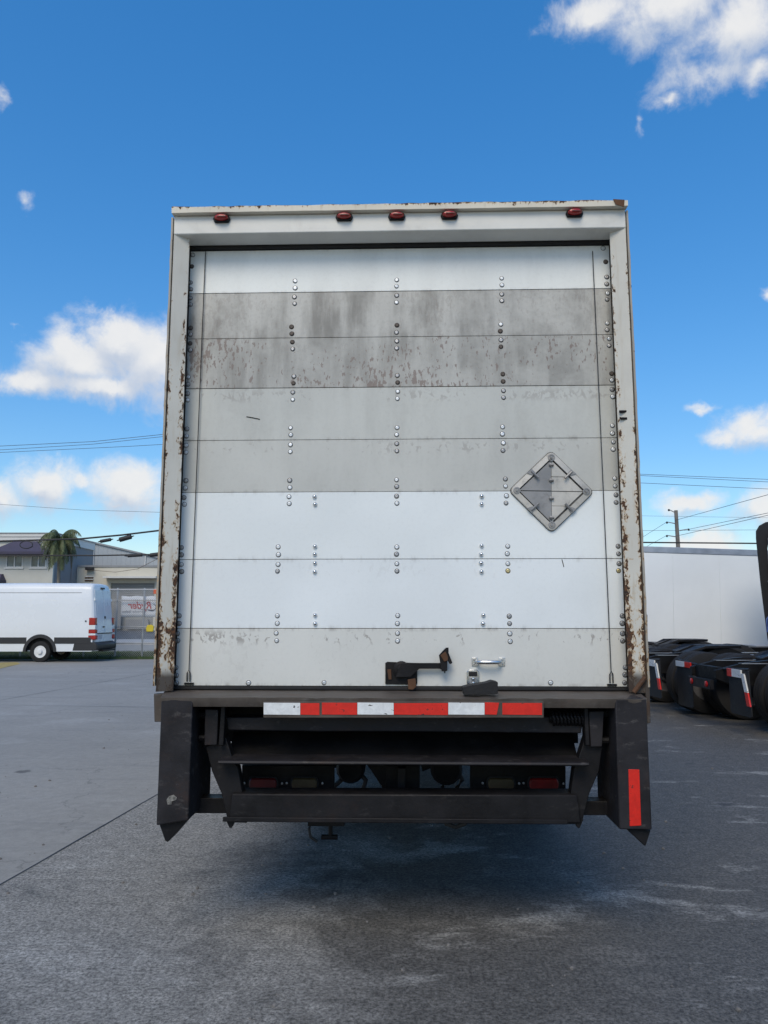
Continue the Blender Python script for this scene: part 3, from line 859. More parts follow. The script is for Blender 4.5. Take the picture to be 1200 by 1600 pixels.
# hinge blocks and arms
lb = ext('hinge_block', [(320, 1108), (341, 1109), (339, 1164), (319, 1165)], -0.13, 0.05, 'dark_steel')
rb = ext('hinge_block', [(920, 1112), (944, 1111), (941, 1167), (923, 1167)], -0.13, 0.05, 'dark_steel')
for (o_, x, ys) in ((lb, 316, (1118, 1154)), (rb, 946, (1116, 1158)), (lb, 345, (1112, 1113)), (rb, 917, (1114, 1115))):
    for y in ys:
        cx, cz = T(x, y, -0.1)
        MB().tube([(cx-0.022, -0.07, cz), (cx+0.022, -0.07, cz)], 0.017, 8).build('pin', 'black_steel', o_)
ext('lift_arm', [(321, 1166), (343, 1160), (352, 1150), (364, 1188), (372, 1200), (386, 1286), (356, 1285), (346, 1240), (331, 1205)], -0.10, -0.03, 'black_steel')
ext('lift_arm', [(941, 1168), (922, 1160), (915, 1150), (903, 1188), (897, 1200), (886, 1288), (909, 1288), (921, 1240), (936, 1205)], -0.10, -0.03, 'black_steel')
ext('arm_cheek', [(345, 1104), (352, 1104), (349, 1165), (341, 1165)], -0.14, -0.10, 'black_steel')
ext('arm_cheek', [(913, 1106), (919, 1106), (922, 1165), (915, 1165)], -0.14, -0.10, 'black_steel')
# torsion spring on the right
a = T(863, 1124, -0.12); b = T(914, 1124, -0.12)
pts = []
for i in range(0, 9*12+1):
    f = i/(9*12); an = i/12*2*PI
    pts.append((a[0]+(b[0]-a[0])*f, -0.09+0.030*math.cos(an), a[1]+0.030*math.sin(an)))
sp_ = MB().tube(pts, 0.0075, 6).build('torsion_spring', 'black_steel', truck, smooth=True)
MB().tube([(a[0]-0.01, -0.09, a[1]), (b[0]+0.02, -0.09, b[1])], 0.020, 10).build('spring_core', 'under_steel', sp_)
# folded platform: upper beam, recessed leaf, folded edge, lower beam
ext('upper_beam', [(352, 1121), (470, 1121), (472, 1118), (860, 1120), (912, 1122), (908, 1146), (640, 1143), (500, 1143), (356, 1141)], -0.085, 0.02, 'dark_steel', bevel=0.008)
xa, za = T(362, 1146, 0.05); xb_, zb_ = T(905, 1188, -0.05)
MB().prism([(0.10, za), (0.115, za), (-0.015, zb_-0.01), (-0.03, zb_-0.01)], 'x', xa, xb_).build('platform_leaf', 'under_steel', truck)
xl, zl = T(340, 1190, PY+0.02); xr, _ = T(921, 1190, PY+0.02)
MB().prism([(PY+0.02, zl-0.008), (PY+0.025, zl+0.004), (-0.032, zl+0.010), (-0.032, zl-0.014), (PY+0.03, zl-0.014)], 'x', xl, xr).build('platform_edge', 'dark_steel', truck, bevel=0.003)
lbm = ext('lower_beam', [(362, 1240), (902, 1242), (909, 1287), (356, 1284)], -0.13, 0.02, 'black_steel', bevel=0.008)
xq, zq = T(600, 1262, -0.13)
tbox('beam_flange', xq-0.80, xq+0.90, -0.145, -0.131, T(600, 1284, -0.13)[1]-0.003, T(600, 1284, -0.13)[1]+0.02, 'black_steel', lbm)
for x in (358, 903):
    xx, zz = T(x, 1288, -0.13); MB().prism([(xx-.02, zz+.02), (xx+.03, zz+.02), (xx+.01, zz-.02), (xx, zz-.02)], 'y', -0.12, -0.08).build('beam_tab', 'black_steel', lbm)
ext('cross_tie', [(290, 1247), (352, 1247), (356, 1271), (290, 1271)], 0.0, 0.10, 'black_steel')
ext('cross_tie', [(910, 1252), (975, 1252), (975, 1274), (908, 1274)], 0.0, 0.10, 'black_steel')
# tail lamp panels
for s, px0, px1 in ((-1, 378, 522), (1, 735, 884)):
    tp = ext('lamp_panel', [(px0, 1196), (px1, 1196), (px1, 1246), (px0, 1246)], 0.32, 0.36, 'under_steel')
    for (lx0, lx1, mt) in (((390, 433, 'lamp_red_dusty'), (456, 496, 'lamp_amber')) if s < 0 else ((762, 803, 'lamp_amber'), (826, 872, 'lamp_red_tail'))):
        x0, z = T(lx0, 1223.5, 0.32); x1, _ = T(lx1, 1223.5, 0.32); h = 0.030
        prof = [(x0+h*0.5+(-h*0.5)*math.cos(t_)*1, z+h*math.sin(t_)) for t_ in [PI/2*(1-2*i/6) for i in range(7)]][::1]
        prof = [(x0+h*.6-h*.6*math.cos(R(t_)), z+h*math.sin(R(t_))) for t_ in (-90, -60, -30, 0, 30, 60, 90)] + [(x1-h*.6+h*.6*math.cos(R(t_)), z+h*math.sin(R(t_))) for t_ in (90, 60, 30, 0, -30, -60, -90)]
        MB().prism(prof, 'y', 0.295, 0.3195).build('tail_lamp', mt, tp, bevel=0.008)
        MB().prism([((p[0]-(x0+x1)/2)*1.12+(x0+x1)/2, (p[1]-z)*1.25+z) for p in prof], 'y', 0.306, 0.3193).build('lamp_gasket', 'rubber', tp)
        for q in (x0-0.028, x1+0.028):
            MB().lathe([(0.007, 0.3193), (0.006, 0.313), (0.001, 0.312)], 8, 'y', (q, 0, z)).build('lamp_screw', 'zinc_dull', tp)
# central brackets, rear cross member and rails
ext('hitch_bracket', [(603, 1196), (656, 1196), (656, 1240), (603, 1240)], 0.25, 0.27, 'under_steel')
ext('hitch_gusset', [(622, 1200), (634, 1200), (632, 1250), (621, 1250)], 0.19, 0.248, 'black_steel')
tbox('rear_cross_member', -1.0, 1.0, 0.37, 0.47, 0.90, FL-0.13, 'under_steel')
for s in (-1, 1): tbox('chassis_rail', s*0.43-0.04, s*0.43+0.04, 0.475, 8.6, 0.78, FL-0.125, 'under_steel')
for y in (1.2, 2.0, 3.4, 4.6, 5.8): tbox('chassis_cross_member', -0.388, 0.388, y, y+0.07, 0.82, 1.0, 'under_steel')
# hitch and hoses hanging below
hx_, hz_ = T(510, 1285, 0.3)
MB().box(hx_-0.10, hx_+0.10, 0.28, 0.42, hz_-0.015, hz_+0.05).tube([(hx_+.02, 0.33, hz_), (hx_+.02, 0.33, hz_-.085)], 0.012, 8).tube([(hx_-.03, 0.33, hz_-.085), (hx_+.06, 0.33, hz_-.085)], 0.014, 8).build('tow_eye', 'black_steel', truck)
MB().tube([(hx_-0.07, 0.30, hz_+.02), (hx_-0.095, 0.29, hz_-.03), (hx_-0.085, 0.29, hz_-.075), (hx_-0.05, 0.30, hz_-.10)], 0.008, 8).build('hose', 'cable_black', truck, smooth=True)
hx2, hz2 = T(712, 1284, 0.3)
MB().tube([(hx2-0.09, 0.34, hz2+.05), (hx2-0.05, 0.33, hz2-.02), (hx2, 0.33, hz2-.035), (hx2+0.05, 0.33, hz2-.02), (hx2+0.09, 0.34, hz2+.05)], 0.012, 8).build('hose', 'cable_black', truck, smooth=True)
ax, az = T(540, 1195, 0.8)
MB().lathe([(0.02, 0.0), (0.09, 0.0), (0.10, 0.03), (0.10, 0.16), (0.08, 0.18), (0.01, 0.18)], 16, 'x', (ax-0.1, 0.8, az+0.08)).build('brake_chamber', 'under_steel', truck, smooth=True)
ax, az = T(700, 1195, 0.8)
MB().lathe([(0.02, 0.0), (0.09, 0.0), (0.10, 0.03), (0.10, 0.16), (0.08, 0.18), (0.01, 0.18)], 16, 'x', (ax-0.1, 0.8, az+0.08)).build('brake_chamber', 'under_steel', truck, smooth=True)
for x0_, x1_, mt in ((524, 545, 0), (690, 712, 1)):
    p, q = T(x0_, 1188, 0.62), T(x1_, 1188, 0.62)
ext('spring_hanger', [(566, 1186), (604, 1186), (604, 1232), (598, 1232), (580, 1204)], 0.48, 0.56, 'under_steel')
ext('spring_hanger', [(656, 1186), (676, 1186), (674, 1200), (660, 1206)], 0.48, 0.56, 'under_steel')
for cx_, r_ in ((548, 0.085), (697, 0.095)):
    x_, z_ = T(cx_, 1200, 0.6)
    MB().lathe([(0.01, 0.55), (r_*.8, 0.55), (r_, 0.58), (r_, 0.72), (r_*.8, 0.75), (0.01, 0.75)], 18, 'y', (x_, 0, z_)).build('air_tank', 'under_steel', truck, smooth=True)
for cx_ in (532, 560, 684, 716):
    a_, b_ = T(cx_, 1206, 0.62), T(cx_+random.uniform(-14, 14), 1232, 0.62)
    MB().tube([(a_[0], 0.62, a_[1]), ((a_[0]+b_[0])/2+0.03, 0.62, (a_[1]+b_[1])/2), (b_[0], 0.62, b_[1])], 0.014, 8).build('brake_hose', 'cable_black', truck, smooth=True)
# rubber block on the sill
rbk = [(723, 1074), (735, 1071), (760, 1067), (769, 1064), (778, 1066), (778, 1084), (770, 1085), (725, 1086)]
ext('bump_block', rbk, -0.145, -0.05, 'rubber', bevel=0.002)
ext('recess_shade', [(300, 1098), (412, 1098), (412, 1119), (300, 1119)], 0.10, 0.13, 'under_steel')  # black sheet standing in for the shade of the open recess
ext('recess_shade', [(850, 1098), (962, 1098), (962, 1119), (850, 1119)], 0.10, 0.13, 'under_steel')  # same painted shade in the right-hand recess


# wheels
def tyre_mesh(r, w, rim, seg=40):
    p = [(rim, -w*.42), (rim+.02, -w*.5), (r*.86, -w*.5), (r*.97, -w*.46), (r, -w*.36), (r, -w*.30), (r-.014, -w*.29), (r-.014, -w*.25), (r, -w*.24), (r, -w*.03), (r-.014, -w*.02), (r-.014, w*.02),
         (r, w*.03), (r, w*.24), (r-.014, w*.25), (r-.014, w*.29), (r, w*.30), (r, w*.36), (r*.97, w*.46), (r*.86, w*.5), (rim+.02, w*.5), (rim, w*.42)]
    rings = [[(math.cos(2*PI*k/seg)*q, h, math.sin(2*PI*k/seg)*q) for k in range(seg)] for q, h in p]
    return MB().loft(rings, caps=False)


def rim_mesh(r, w, out, dish=0.06, seg=32):
    """rim disc facing -y if out < 0"""
    s = 1 if out > 0 else -1
    p = [(r+.006, s*w*.40), (r, s*w*.42), (r*.9, s*w*.36), (r*.84, s*(w*.42-dish)), (r*.62, s*(w*.42-dish+.03)), (r*.45, s*(w*.42-dish+.02)), (r*.42, s*(w*.42+.03)), (r*.36, s*(w*.42+.05)), (0.004, s*(w*.42+.055))]
    rings = [[(math.cos(2*PI*k/seg)*q, h, math.sin(2*PI*k/seg)*q) for k in range(seg)] for q, h in p]
    return MB().loft(rings)


def wheel(parent, loc, r, w, rim, out, rim_mat, holes=0, rot=0.0):
    """tyre part with rim as sub part; axle along local y"""
    ty = tyre_mesh(r, w, rim).build('wheel', 'tyre', parent, smooth=True); ty.location = loc; ty.rotation_euler = (0, 0, rot)
    rm = rim_mesh(rim, w, out).build('rim', rim_mat, ty, smooth=True)
    if holes:
        s = 1 if out > 0 else -1; h = MB()
        for k in range(holes):
            a = 2*PI*k/holes; u, v = math.cos(a)*rim*.73, math.sin(a)*rim*.73
            h.lathe([(rim*.07, s*(w*.42-.043)), (rim*.07, s*(w*.42-.038)), (.001, s*(w*.42-.037))], 8, 'y', (u, 0, v))
        h.build('vent_hole', 'under_steel', ty)
    return ty


for y in (2.9, 7.9):
    for s in (-1, 1):
        xs = (0.78, 1.12) if y < 5 else (1.02,)
        for x in xs:
            wheel(truck, (s*x, y, 0.50), 0.50, 0.26, 0.29, s, 'rim_white', 0, -PI/2)
    MB().tube([(-1.1, y, 0.5), (-0.25, y, 0.5), (-0.18, y, 0.5), (0.18, y, 0.5), (0.25, y, 0.5), (1.1, y, 0.5)], [0.06, 0.07, 0.17, 0.17, 0.07, 0.06], 14).build('axle', 'under_steel', truck, smooth=True)
for s in (-1, 1):
    tbox('mudflap', s*0.97-0.30, s*0.97+0.30, 2.18, 2.195, 0.24, 1.05, 'rubber')
tbox('fuel_tank', 0.55, 1.15, 4.5, 5.8, 0.55, 1.0, 'alloy', bevel=0.08)
m = MB(); m.prism([(7.55, 0.6), (7.55, 2.75), (7.8, 2.95), (8.7, 2.95), (9.4, 2.0), (9.75, 1.85), (9.85, 1.6), (9.85, 0.55), (8.45, 0.55), (8.35, 0.95), (7.9, 1.05), (7.5, 0.95)], 'x', -1.15, 1.15)
m.build('cab', 'cab_white', truck, bevel=0.06, seg=3)
m = MB().prism([(8.72, 2.85), (9.36, 2.05), (9.38, 2.05), (8.74, 2.86)], 'x', -1.0, 1.0); m.build('windscreen', 'glass_dark', truck)

# ------------------------------------------------------------------ white panel van (heads towards -X)
VY = 28.0
van = empty('panel_van', (-10.45, VY+1.0, 0), PI)      # local +x is the driving direction, rear face at x = 0
tag(van, 'long white high-roof panel van with black side moulding parked by the fence', 'van')
VL, VH = 7.3, 2.84


def vsec(x, hw, zb, ztp, n=1.0, lean=0.0):
    """closed ring of the body above the sill line: right half then left half"""
    h = ztp-zb
    pr = [(0.0, ztp), (hw*.55, ztp-.012), (hw*.76, ztp-.05), (hw*.86, ztp-.12), (hw*.905, ztp-.24), (hw*.95, zb+h*.55), (hw*.985, zb+h*.25), (hw, zb+h*.10), (hw, zb)]
    ring = [(x+lean*(z-zb)/h, y, z) for y, z in pr]+[(x+lean*(z-zb)/h, -y, z) for y, z in reversed(pr)][:-1]
    return ring


rings = [vsec(-0.02, .93, 1.0, VH-.07, lean=0.18), vsec(0.03, .975, 1.0, VH-.02, lean=0.17), vsec(0.12, .99, 1.0, VH, lean=0.12), vsec(0.5, .995, 1.0, VH+.01), vsec(2.5, .995, 1.0, VH+.02), vsec(4.9, .995, 1.0, VH),
         vsec(5.35, .99, 1.0, VH-.08), vsec(5.7, .985, 1.0, VH-.36), vsec(6.2, .97, 1.0, VH-1.0), vsec(6.45, .96, 1.0, 1.60), vsec(7.0, .90, 1.0, 1.38), vsec(7.25, .80, 1.0, 1.15)]
vb = MB().loft(rings).build('body', 'van_white', van, smooth=True)


def side_poly(z0, z1, x0, x1, arches, r, zc=0.37, n=14):
    top = [(x0, z1), (x1, z1)]
    bot = []
    for c in arches:
        if z1 < zc+r:      # strip cut right through is handled by the caller
            pass
        a0 = math.asin(max(-1, (z0-zc)/r))
        for i in range(n+1):
            a = a0+(PI-2*a0)*i/n
            bot.append((c-r*math.cos(a)*-1, zc+r*math.sin(a)))
    bot = [(x1, z0)]+sorted_arch(arches, z0, r, zc, n)+[(x0, z0)]
    return top+bot


def sorted_arch(arches, z0, r, zc, n):
    out = []
    for c in sorted(arches, reverse=True):
        a0 = math.asin(max(-1, min(1, (z0-zc)/r)))
        for i in range(n+1):
            a = a0+(PI-2*a0)*i/n
            out.append((c+r*math.cos(a), zc+r*math.sin(a)))
    return out


RA, FA = 1.92, 6.25
for s in (-1, 1):
    y0, y1 = sorted((s*0.90, s*0.992))
    MB().prism(side_poly(0.38, 1.02, 0.05, 7.1, [RA, FA], 0.52), 'y', y0, y1).build('sill_panel', 'van_white', van)
    ya, yb = sorted((s*0.9925, s*1.006))
    for (x0, x1) in ((0.10, RA-.50), (RA+.50, FA-.50), (FA+.50, 7.0)):
        MB().box(x0, x1, ya, yb, 0.655, 0.88).build('side_moulding', 'van_black', van, bevel=0.004)
    for c in (RA, FA):
        arc = [(c+.60*math.cos(PI*i/16-.0), .37+.62*math.sin(PI*i/16)) for i in range(17)]+[(c+.50*math.cos(PI*i/16), .37+.50*math.sin(PI*i/16)) for i in range(16, -1, -1)]
        ya, yb = sorted((s*0.85, s*1.016)); MB().prism(arc, 'y', ya, yb).build('wheel_arch', 'van_black', van)
    # body creases as real ribs, each with a grey strip painted as its shade
    for z, hwf in ((2.50, .907), (2.20, .925), (1.24, .983)):
        ya, yb = sorted((s*(hwf*.995), s*(hwf*.995+.012)))
        MB().box(0.55, 5.2, ya, yb, z-.012, z+.012).build('crease', 'van_white', van, bevel=0.005)
        MB().box(0.55, 5.2, ya, yb-.0, z-.026, z-.0125).build('crease_shade', 'trim_grey', van)
for c in (RA, FA):
    for s in (-1, 1): wheel(van, (c, s*0.86, 0.37), 0.37, 0.23, 0.215, s, 'rim_white', 12)
    MB().tube([(c, -.8, .37), (c, .8, .37)], 0.05, 8).build('axle', 'under_steel', van)
MB().box(0.1, 6.9, -.88, .88, .42, .99).build('underbody', 'under_steel', van)
# rear: lower white step, bumper, doors, lamps
bmp = MB().prism([(-0.10, .42), (-0.14, .48), (-0.13, .62), (-0.03, .70), (0.10, .72), (0.70, .66), (0.75, .40), (0.1, .40)], 'y', -1.0, 1.0).build('rear_bumper', 'van_black', van, bevel=0.02)
MB().box(-0.24, -0.05, -.62, .62, .36, .42).build('tow_step', 'black_steel', van, bevel=0.01)
lp = MB().box(-0.028, 0.12, -.86, .86, .70, 1.0).build('tail_skirt', 'van_white', van, bevel=0.02)
MB().box(-0.036, -0.0295, .28, .62, .80, .95).build('number_plate', 'plate_white', van)


def rear_x(z): return -0.02+0.18*(z-1.0)/(VH-.07-1.0)


def rplate(name, y0, y1, z0, z1, mat, out=0.006, par=van):
    vs = []
    for d in (out, -0.02):
        for (y, z) in ((y0, z0), (y1, z0), (y1, z1), (y0, z1)): vs.append((rear_x(z)-d, y, z))
    return MB().add(vs, [(0, 1, 2, 3), (7, 6, 5, 4), (0, 4, 5, 1), (1, 5, 6, 2), (2, 6, 7, 3), (3, 7, 4, 0)]).build(name, mat, par)


for s in (-1, 1):
    a, b = sorted((s*0.012, s*0.80))
    dr = rplate('rear_door', a, b, 1.03, 2.60, 'van_white', 0.022)
    a, b = sorted((s*0.10, s*0.66)); rplate('window_panel', a, b, 1.75, 2.30, 'van_white', 0.030, dr)
    for z in (1.28, 2.2):
        a, b = sorted((s*0.80, s*0.86)); rplate('hinge', a, b, z, z+.10, 'van_black' if z < 2 else 'van_white', 0.04, dr)
    for (z0, z1, mt) in ((1.32, 1.58, 'lamp_red'), (1.16, 1.315, 'tape_white'), (1.02, 1.155, 'lamp_red'), (0.95, 1.015, 'tape_white'), (0.80, 0.945, 'lamp_red')):
        yy0, yy1 = sorted((s*0.80, s*1.004))
        MB().box(rear_x(z0)-0.035, 0.20, yy0, yy1, z0, z1).build('tail_lamp', mt, van, bevel=0.012)
rplate('door_handle', 0.03, 0.20, 1.22, 1.27, 'van_black', 0.05)
rplate('lock', -0.10, -0.03, 1.55, 1.64, 'van_black', 0.05)
rplate('trim_line', -0.80, 0.80, 0.995, 1.025, 'van_black', 0.026)
rplate('high_lamp', -0.16, 0.16, VH-.20, VH-.14, 'van_black', 0.05)
MB().lathe([(0.03, -0.99), (0.03, -1.0), (0.002, -1.005)], 10, 'y', (0.32, 0, 1.26)).build('side_marker', 'van_black', van)
MB().lathe([(0.03, 0.99), (0.03, 1.0), (0.002, 1.005)], 10, 'y', (0.32, 0, 1.46)).build('side_marker', 'van_black', van)
MB().prism([(5.42, VH-.2), (6.32, 1.72), (6.36, 1.72), (5.48, VH-.2)], 'y', -.78, .78).build('windscreen', 'glass_dark', van)

# ------------------------------------------------------------------ tractor units on the right (local +x = forward)


def make_tractor(name, full=True):
    t = empty(name, (0, 0, 0))
    for s in (-1, 1):
        MB().prism([(0.0, .72), (0.25, .62), (7.2, .62), (7.2, .93), (.35, .93), (.0, .84)], 'y', s*.43-.045, s*.43+.045).build('frame_rail', 'under_steel', t, bevel=0.006)
    for x in (0.05, 1.5, 3.0): MB().box(x, x+.09, -.384, .384, .66, .88).build('cross_member', 'under_steel', t, bevel=0.006)
    # thin top flanges catching the light
    for s in (-1, 1): MB().box(.38, 3.3, s*.43-.055, s*.43+.055, .931, .943).build('rail_flange', 'alloy', t)
    for x in (0.95, 2.27):
        for s in (-1, 1):
            wheel(t, (x, s*1.07, .51), .51, .27, .29, s, 'rim_dark', 10); wheel(t, (x, s*.74, .51), .51, .27, .29, -s, 'rim_dark')
        MB().tube([(x, -1.0, .51), (x, -.22, .51), (x, -.15, .51), (x, .15, .51), (x, .22, .51), (x, 1.0, .51)], [.06, .07, .19, .19, .07, .06], 12).build('axle', 'under_steel', t, smooth=True)
        for s in (-1, 1): MB().lathe([(.02, -.14), (.10, -.12), (.12, .0), (.10, .12), (.02, .14)], 14, 'z', (x+.28, s*.43, .62)).build('air_spring', 'rubber', t, smooth=True)
    # mud flaps on spring brackets, with tape
    for s in (-1, 1):
        br = MB().tube([(.12, s*.46, .86), (.12, s*1.25, .90)], .020, 8).build('flap_bracket', 'black_steel', t)
        zb = .17 if s > 0 else .27
        ring = []
        fl = MB().prism([(s*.66, .88), (s*1.27, .88), (s*1.29, zb+.02), (s*1.24, zb), (s*.72, zb), (s*.66, zb+.03)], 'x', .10, .112).build('mudflap', 'rubber', t, bevel=0.003)
        if s > 0:
            MB().box(.078, .0985, .90, 1.27, .80, .885).build('reflective_tape', 'tape_white', fl); MB().box(.078, .0985, .66, .895, .80, .885).build('reflective_tape', 'tape_red', fl)
        else:
            MB().box(.078, .0985, -.80, -.66, .78, .885).build('reflective_tape', 'tape_red', fl); MB().box(.078, .0985, -1.08, -.805, .78, .885).build('reflective_tape', 'tape_white', fl)
            MB().prism([(-1.08, .84), (-1.17, .84), (-1.25, .60), (-1.16, .60)], 'x', .078, .0985).build('reflective_tape', 'tape_white', fl)
            MB().prism([(-1.16, .598), (-1.25, .598), (-1.30, .42), (-1.21, .42)], 'x', .078, .0985).build('reflective_tape', 'tape_red', fl)
    # tail light bar
    lb_ = MB().box(-.06, -.005, -.40, .40, .56, .70).build('light_bar', 'black_steel', t, bevel=0.006)
    for y in (-.27, .27):
        MB().lathe([(.045, -.06), (.045, -.072), (.03, -.08), (.003, -.082)], 14, 'x', (0, y, .63)).build('tail_lamp', 'lamp_red', lb_, smooth=True)
    # fifth wheel: sloping plate with throat
    fw = MB()
    for s in (-1, 1):
        pts = [(.95, s*.10), (1.25, s*.08), (1.5, s*.09), (1.5, s*.46), (1.25, s*.48), (.98, s*.36)]
        lo = [(p[0], p[1], 1.05-.12*max(0, (1.25-p[0])/.3)) for p in pts]; hi = [(p[0], p[1], 1.10-.12*max(0, (1.25-p[0])/.3)) for p in pts]
        fw.loft([lo, hi])
    fw.prism([(1.5, -.46), (1.95, -.36), (2.05, -.15), (2.05, .15), (1.95, .36), (1.5, .46)], 'z', 1.05, 1.10)
    fw.build('fifth_wheel', 'black_steel', t, bevel=0.01)
    MB().prism([(1.2, .945), (2.0, .945), (1.75, 1.045), (1.45, 1.045)], 'y', -.42, .42).build('fifth_wheel_mount', 'under_steel', t)
    for s in (-1, 1):
        # ramps on the frame end
        MB().prism([(.36, .94), (.95, .945), (.95, .985), (.80, .985)], 'y', s*.43-.05, s*.43+.05).build('ramp', 'black_steel', t)
    MB().box(3.0, 4.1, -.45, .45, .946, .965).build('deck_plate', 'alloy', t, bevel=0.004)
    # cab with sleeper
    CX = 4.2
    cb = MB(); prof = [(CX, .75), (CX, 3.55), (CX+.25, 3.98), (CX+1.3, 3.92), (CX+2.3, 3.0), (CX+2.5, 2.9), (CX+2.95, 2.05), (CX+4.3, 1.75), (CX+4.5, 1.5), (CX+4.5, .55), (CX+3.9, .55), (CX+3.8, .95), (CX+3.4, 1.12), (CX+3.0, .95), (CX+2.9, .55), (CX+.1, .55)]
    cab_ = cb.prism(prof, 'y', -1.15, 1.15).build('cab', 'cab_white', t, bevel=0.09, seg=3)
    MB().prism([(CX+2.36, 2.92), (CX+2.52, 2.86), (CX+2.93, 2.10), (CX+2.98, 2.08), (CX+2.40, 2.98)], 'y', -.95, .95).build('windscreen', 'glass_dark', cab_)
    for s in (-1, 1):
        # black rubber edged side extenders
        a, b = sorted((s*1.15, s*1.20))
        MB().prism([(CX-.08, .80), (CX-.13, 1.1), (CX-.21, 2.4), (CX-.25, 3.55), (CX-.24, 3.74), (CX-.15, 3.88), (CX+.02, 3.97), (CX+.25, 4.0), (CX+.10, 3.7), (CX+.02, 3.3), (CX+.02, .80)], 'y', a, b).build('side_extender', 'rubber', cab_, bevel=0.02)
        wheel(t, (CX+3.4, s*1.0, .51), .51, .28, .29, s, 'rim_dark', 10)
        MB().lathe([(.05, 0), (.33, .02), (.34, .1), (.34, 1.2), (.33, 1.28), (.05, 1.3)], 20, 'x', (CX+.9, s*.95, .70)).build('fuel_tank', 'alloy', t, smooth=True)
    MB().box(CX-.012, CX-.001, -.95, .95, 1.5, 3.3).build('back_panel', 'cab_white', cab_, bevel=0.004)
    MB().box(CX-.05, CX-.001, -1.14, 1.14, 2.46, 2.50).build('grab_rail', 'alloy', cab_)
    for y, z in ((.85, 2.35), (.85, 2.0), (.4, 1.8)): MB().box(CX-.06, CX-.013, y-.05, y+.05, z-.04, z+.04).build('hose_clamp', 'black_steel', cab_)
    for k, y in enumerate((.75, .62, .5)):
        pts = [(CX-.03, y, 1.9-k*.1), (CX-.35, y-.05, 1.55), (CX-.42, y-.18, 1.25), (CX-.25, y-.3, 1.35), (CX-.04, y-.35, 1.5)]
        MB().tube(pts, .018, 8).build('air_hose', ('blue_hose', 'blue_hose', 'cable_black')[k], cab_, smooth=True)
    return t


trA = make_tractor('tractor_unit'); trA.location = (4.78, 11.75, 0); trA.rotation_euler.z = R(0)
tag(trA, 'nearest black tractor chassis at right with dual tyres and hanging mudflaps', 'truck', 'tractor units parked in a row')
trB = copy_tree(trA); trB.location = (4.42, 14.2, 0); trB.rotation_euler.z = R(2)
tag(trB, 'second tractor chassis just behind the nearest one, mudflap beside the box truck edge', 'truck', 'tractor units parked in a row')
trC = copy_tree(trA); trC.location = (5.38, 18.0, 0); trC.rotation_euler.z = R(0)
tag(trC, 'farthest tractor whose white cab with black side fairing shows at the right edge', 'truck', 'tractor units parked in a row')

# ------------------------------------------------------------------ white trailer behind the tractors
trl = empty('box_trailer', (8.5, 21.2, 0)); trl.rotation_euler = (0, R(2.0), R(-1.0))
tag(trl, 'plain white box trailer with alloy rails standing behind the tractor units', 'trailer')
zb_, zt_ = 0.80, 3.50
X0, X1 = -7.0, 7.0
n = 11; wv_ = (X1-X0)/n
for i in range(n):
    MB().box(X0+i*wv_+.001, X0+(i+1)*wv_-.001, -.02+.001*(i % 2), .02, zb_+.10, zt_-.17).build('side_panel', 'trailer_white', trl, bevel=0.003)
MB().box(X0, X1, .021, 2.5, zb_+.02, zt_-.02).build('body', 'trailer_white', trl)
MB().box(X0, X1, -.035, .03, zt_-.168, zt_).build('top_rail', 'alloy', trl, bevel=0.01)
MB().box(X0, X1, -.035, .03, zb_-.12, zb_+.098).build('bottom_rail', 'trim_grey', trl, bevel=0.01)
i = 0
x = X0+.3
while x < X1-.5:
    MB().box(x, x+.42, -.0385, -.0355, zb_+.03, zb_+.085).build('reflective_tape', 'tape_red', trl); x += .84
for s in (0.4, 2.0):
    MB().box(X0+1.6, X0+1.75, s, s+.15, 0.02, zb_-.1).build('landing_leg', 'black_steel', trl)
for x in (4.6, 5.9):
    for y in (.25, 2.2): wheel(trl, (x, y, .40), .40, .27, .25, -1, 'rim_white', 10)

# ------------------------------------------------------------------ chain-link fence
FY = 30.8
z_top = at(200, 921, FY).z
fn = empty('chain_link_fence', (-15, FY, 0))
tag(fn, 'grey chain-link fence with steel rails between the van and the warehouse', 'fence')
fx0, fx1 = -7.0, 9.0      # local x range (world -22 .. -6)
for z in (z_top, at(200, 938, FY).z, at(200, 979.5, FY).z, at(200, 1005, FY).z):
    MB().tube([(fx0, 0, z), (fx1, 0, z)], .022 if z > 1 else .018, 8).build('rail', 'galvanised', fn, smooth=True)
px_posts = [182, 224, 270]
xs = [at(p, 950, FY).x+15 for p in px_posts]; step = 1.25
xs += [xs[0]-1.25*k for k in range(1, 5)] + [xs[-1]+1.4*k for k in range(1, 5)]
for k, x in enumerate(xs):
    if not fx0-1 < x < fx1: continue
    MB().lathe([(.038, 0.0), (.038, z_top+.03), (.028, z_top+.06), (.002, z_top+.065)], 10, 'z', (x, 0.05, 0)).build('post', 'galvanised', fn, smooth=True)
mesh = MB(); p_ = .085; hgt = z_top-.05
x = fx0-hgt
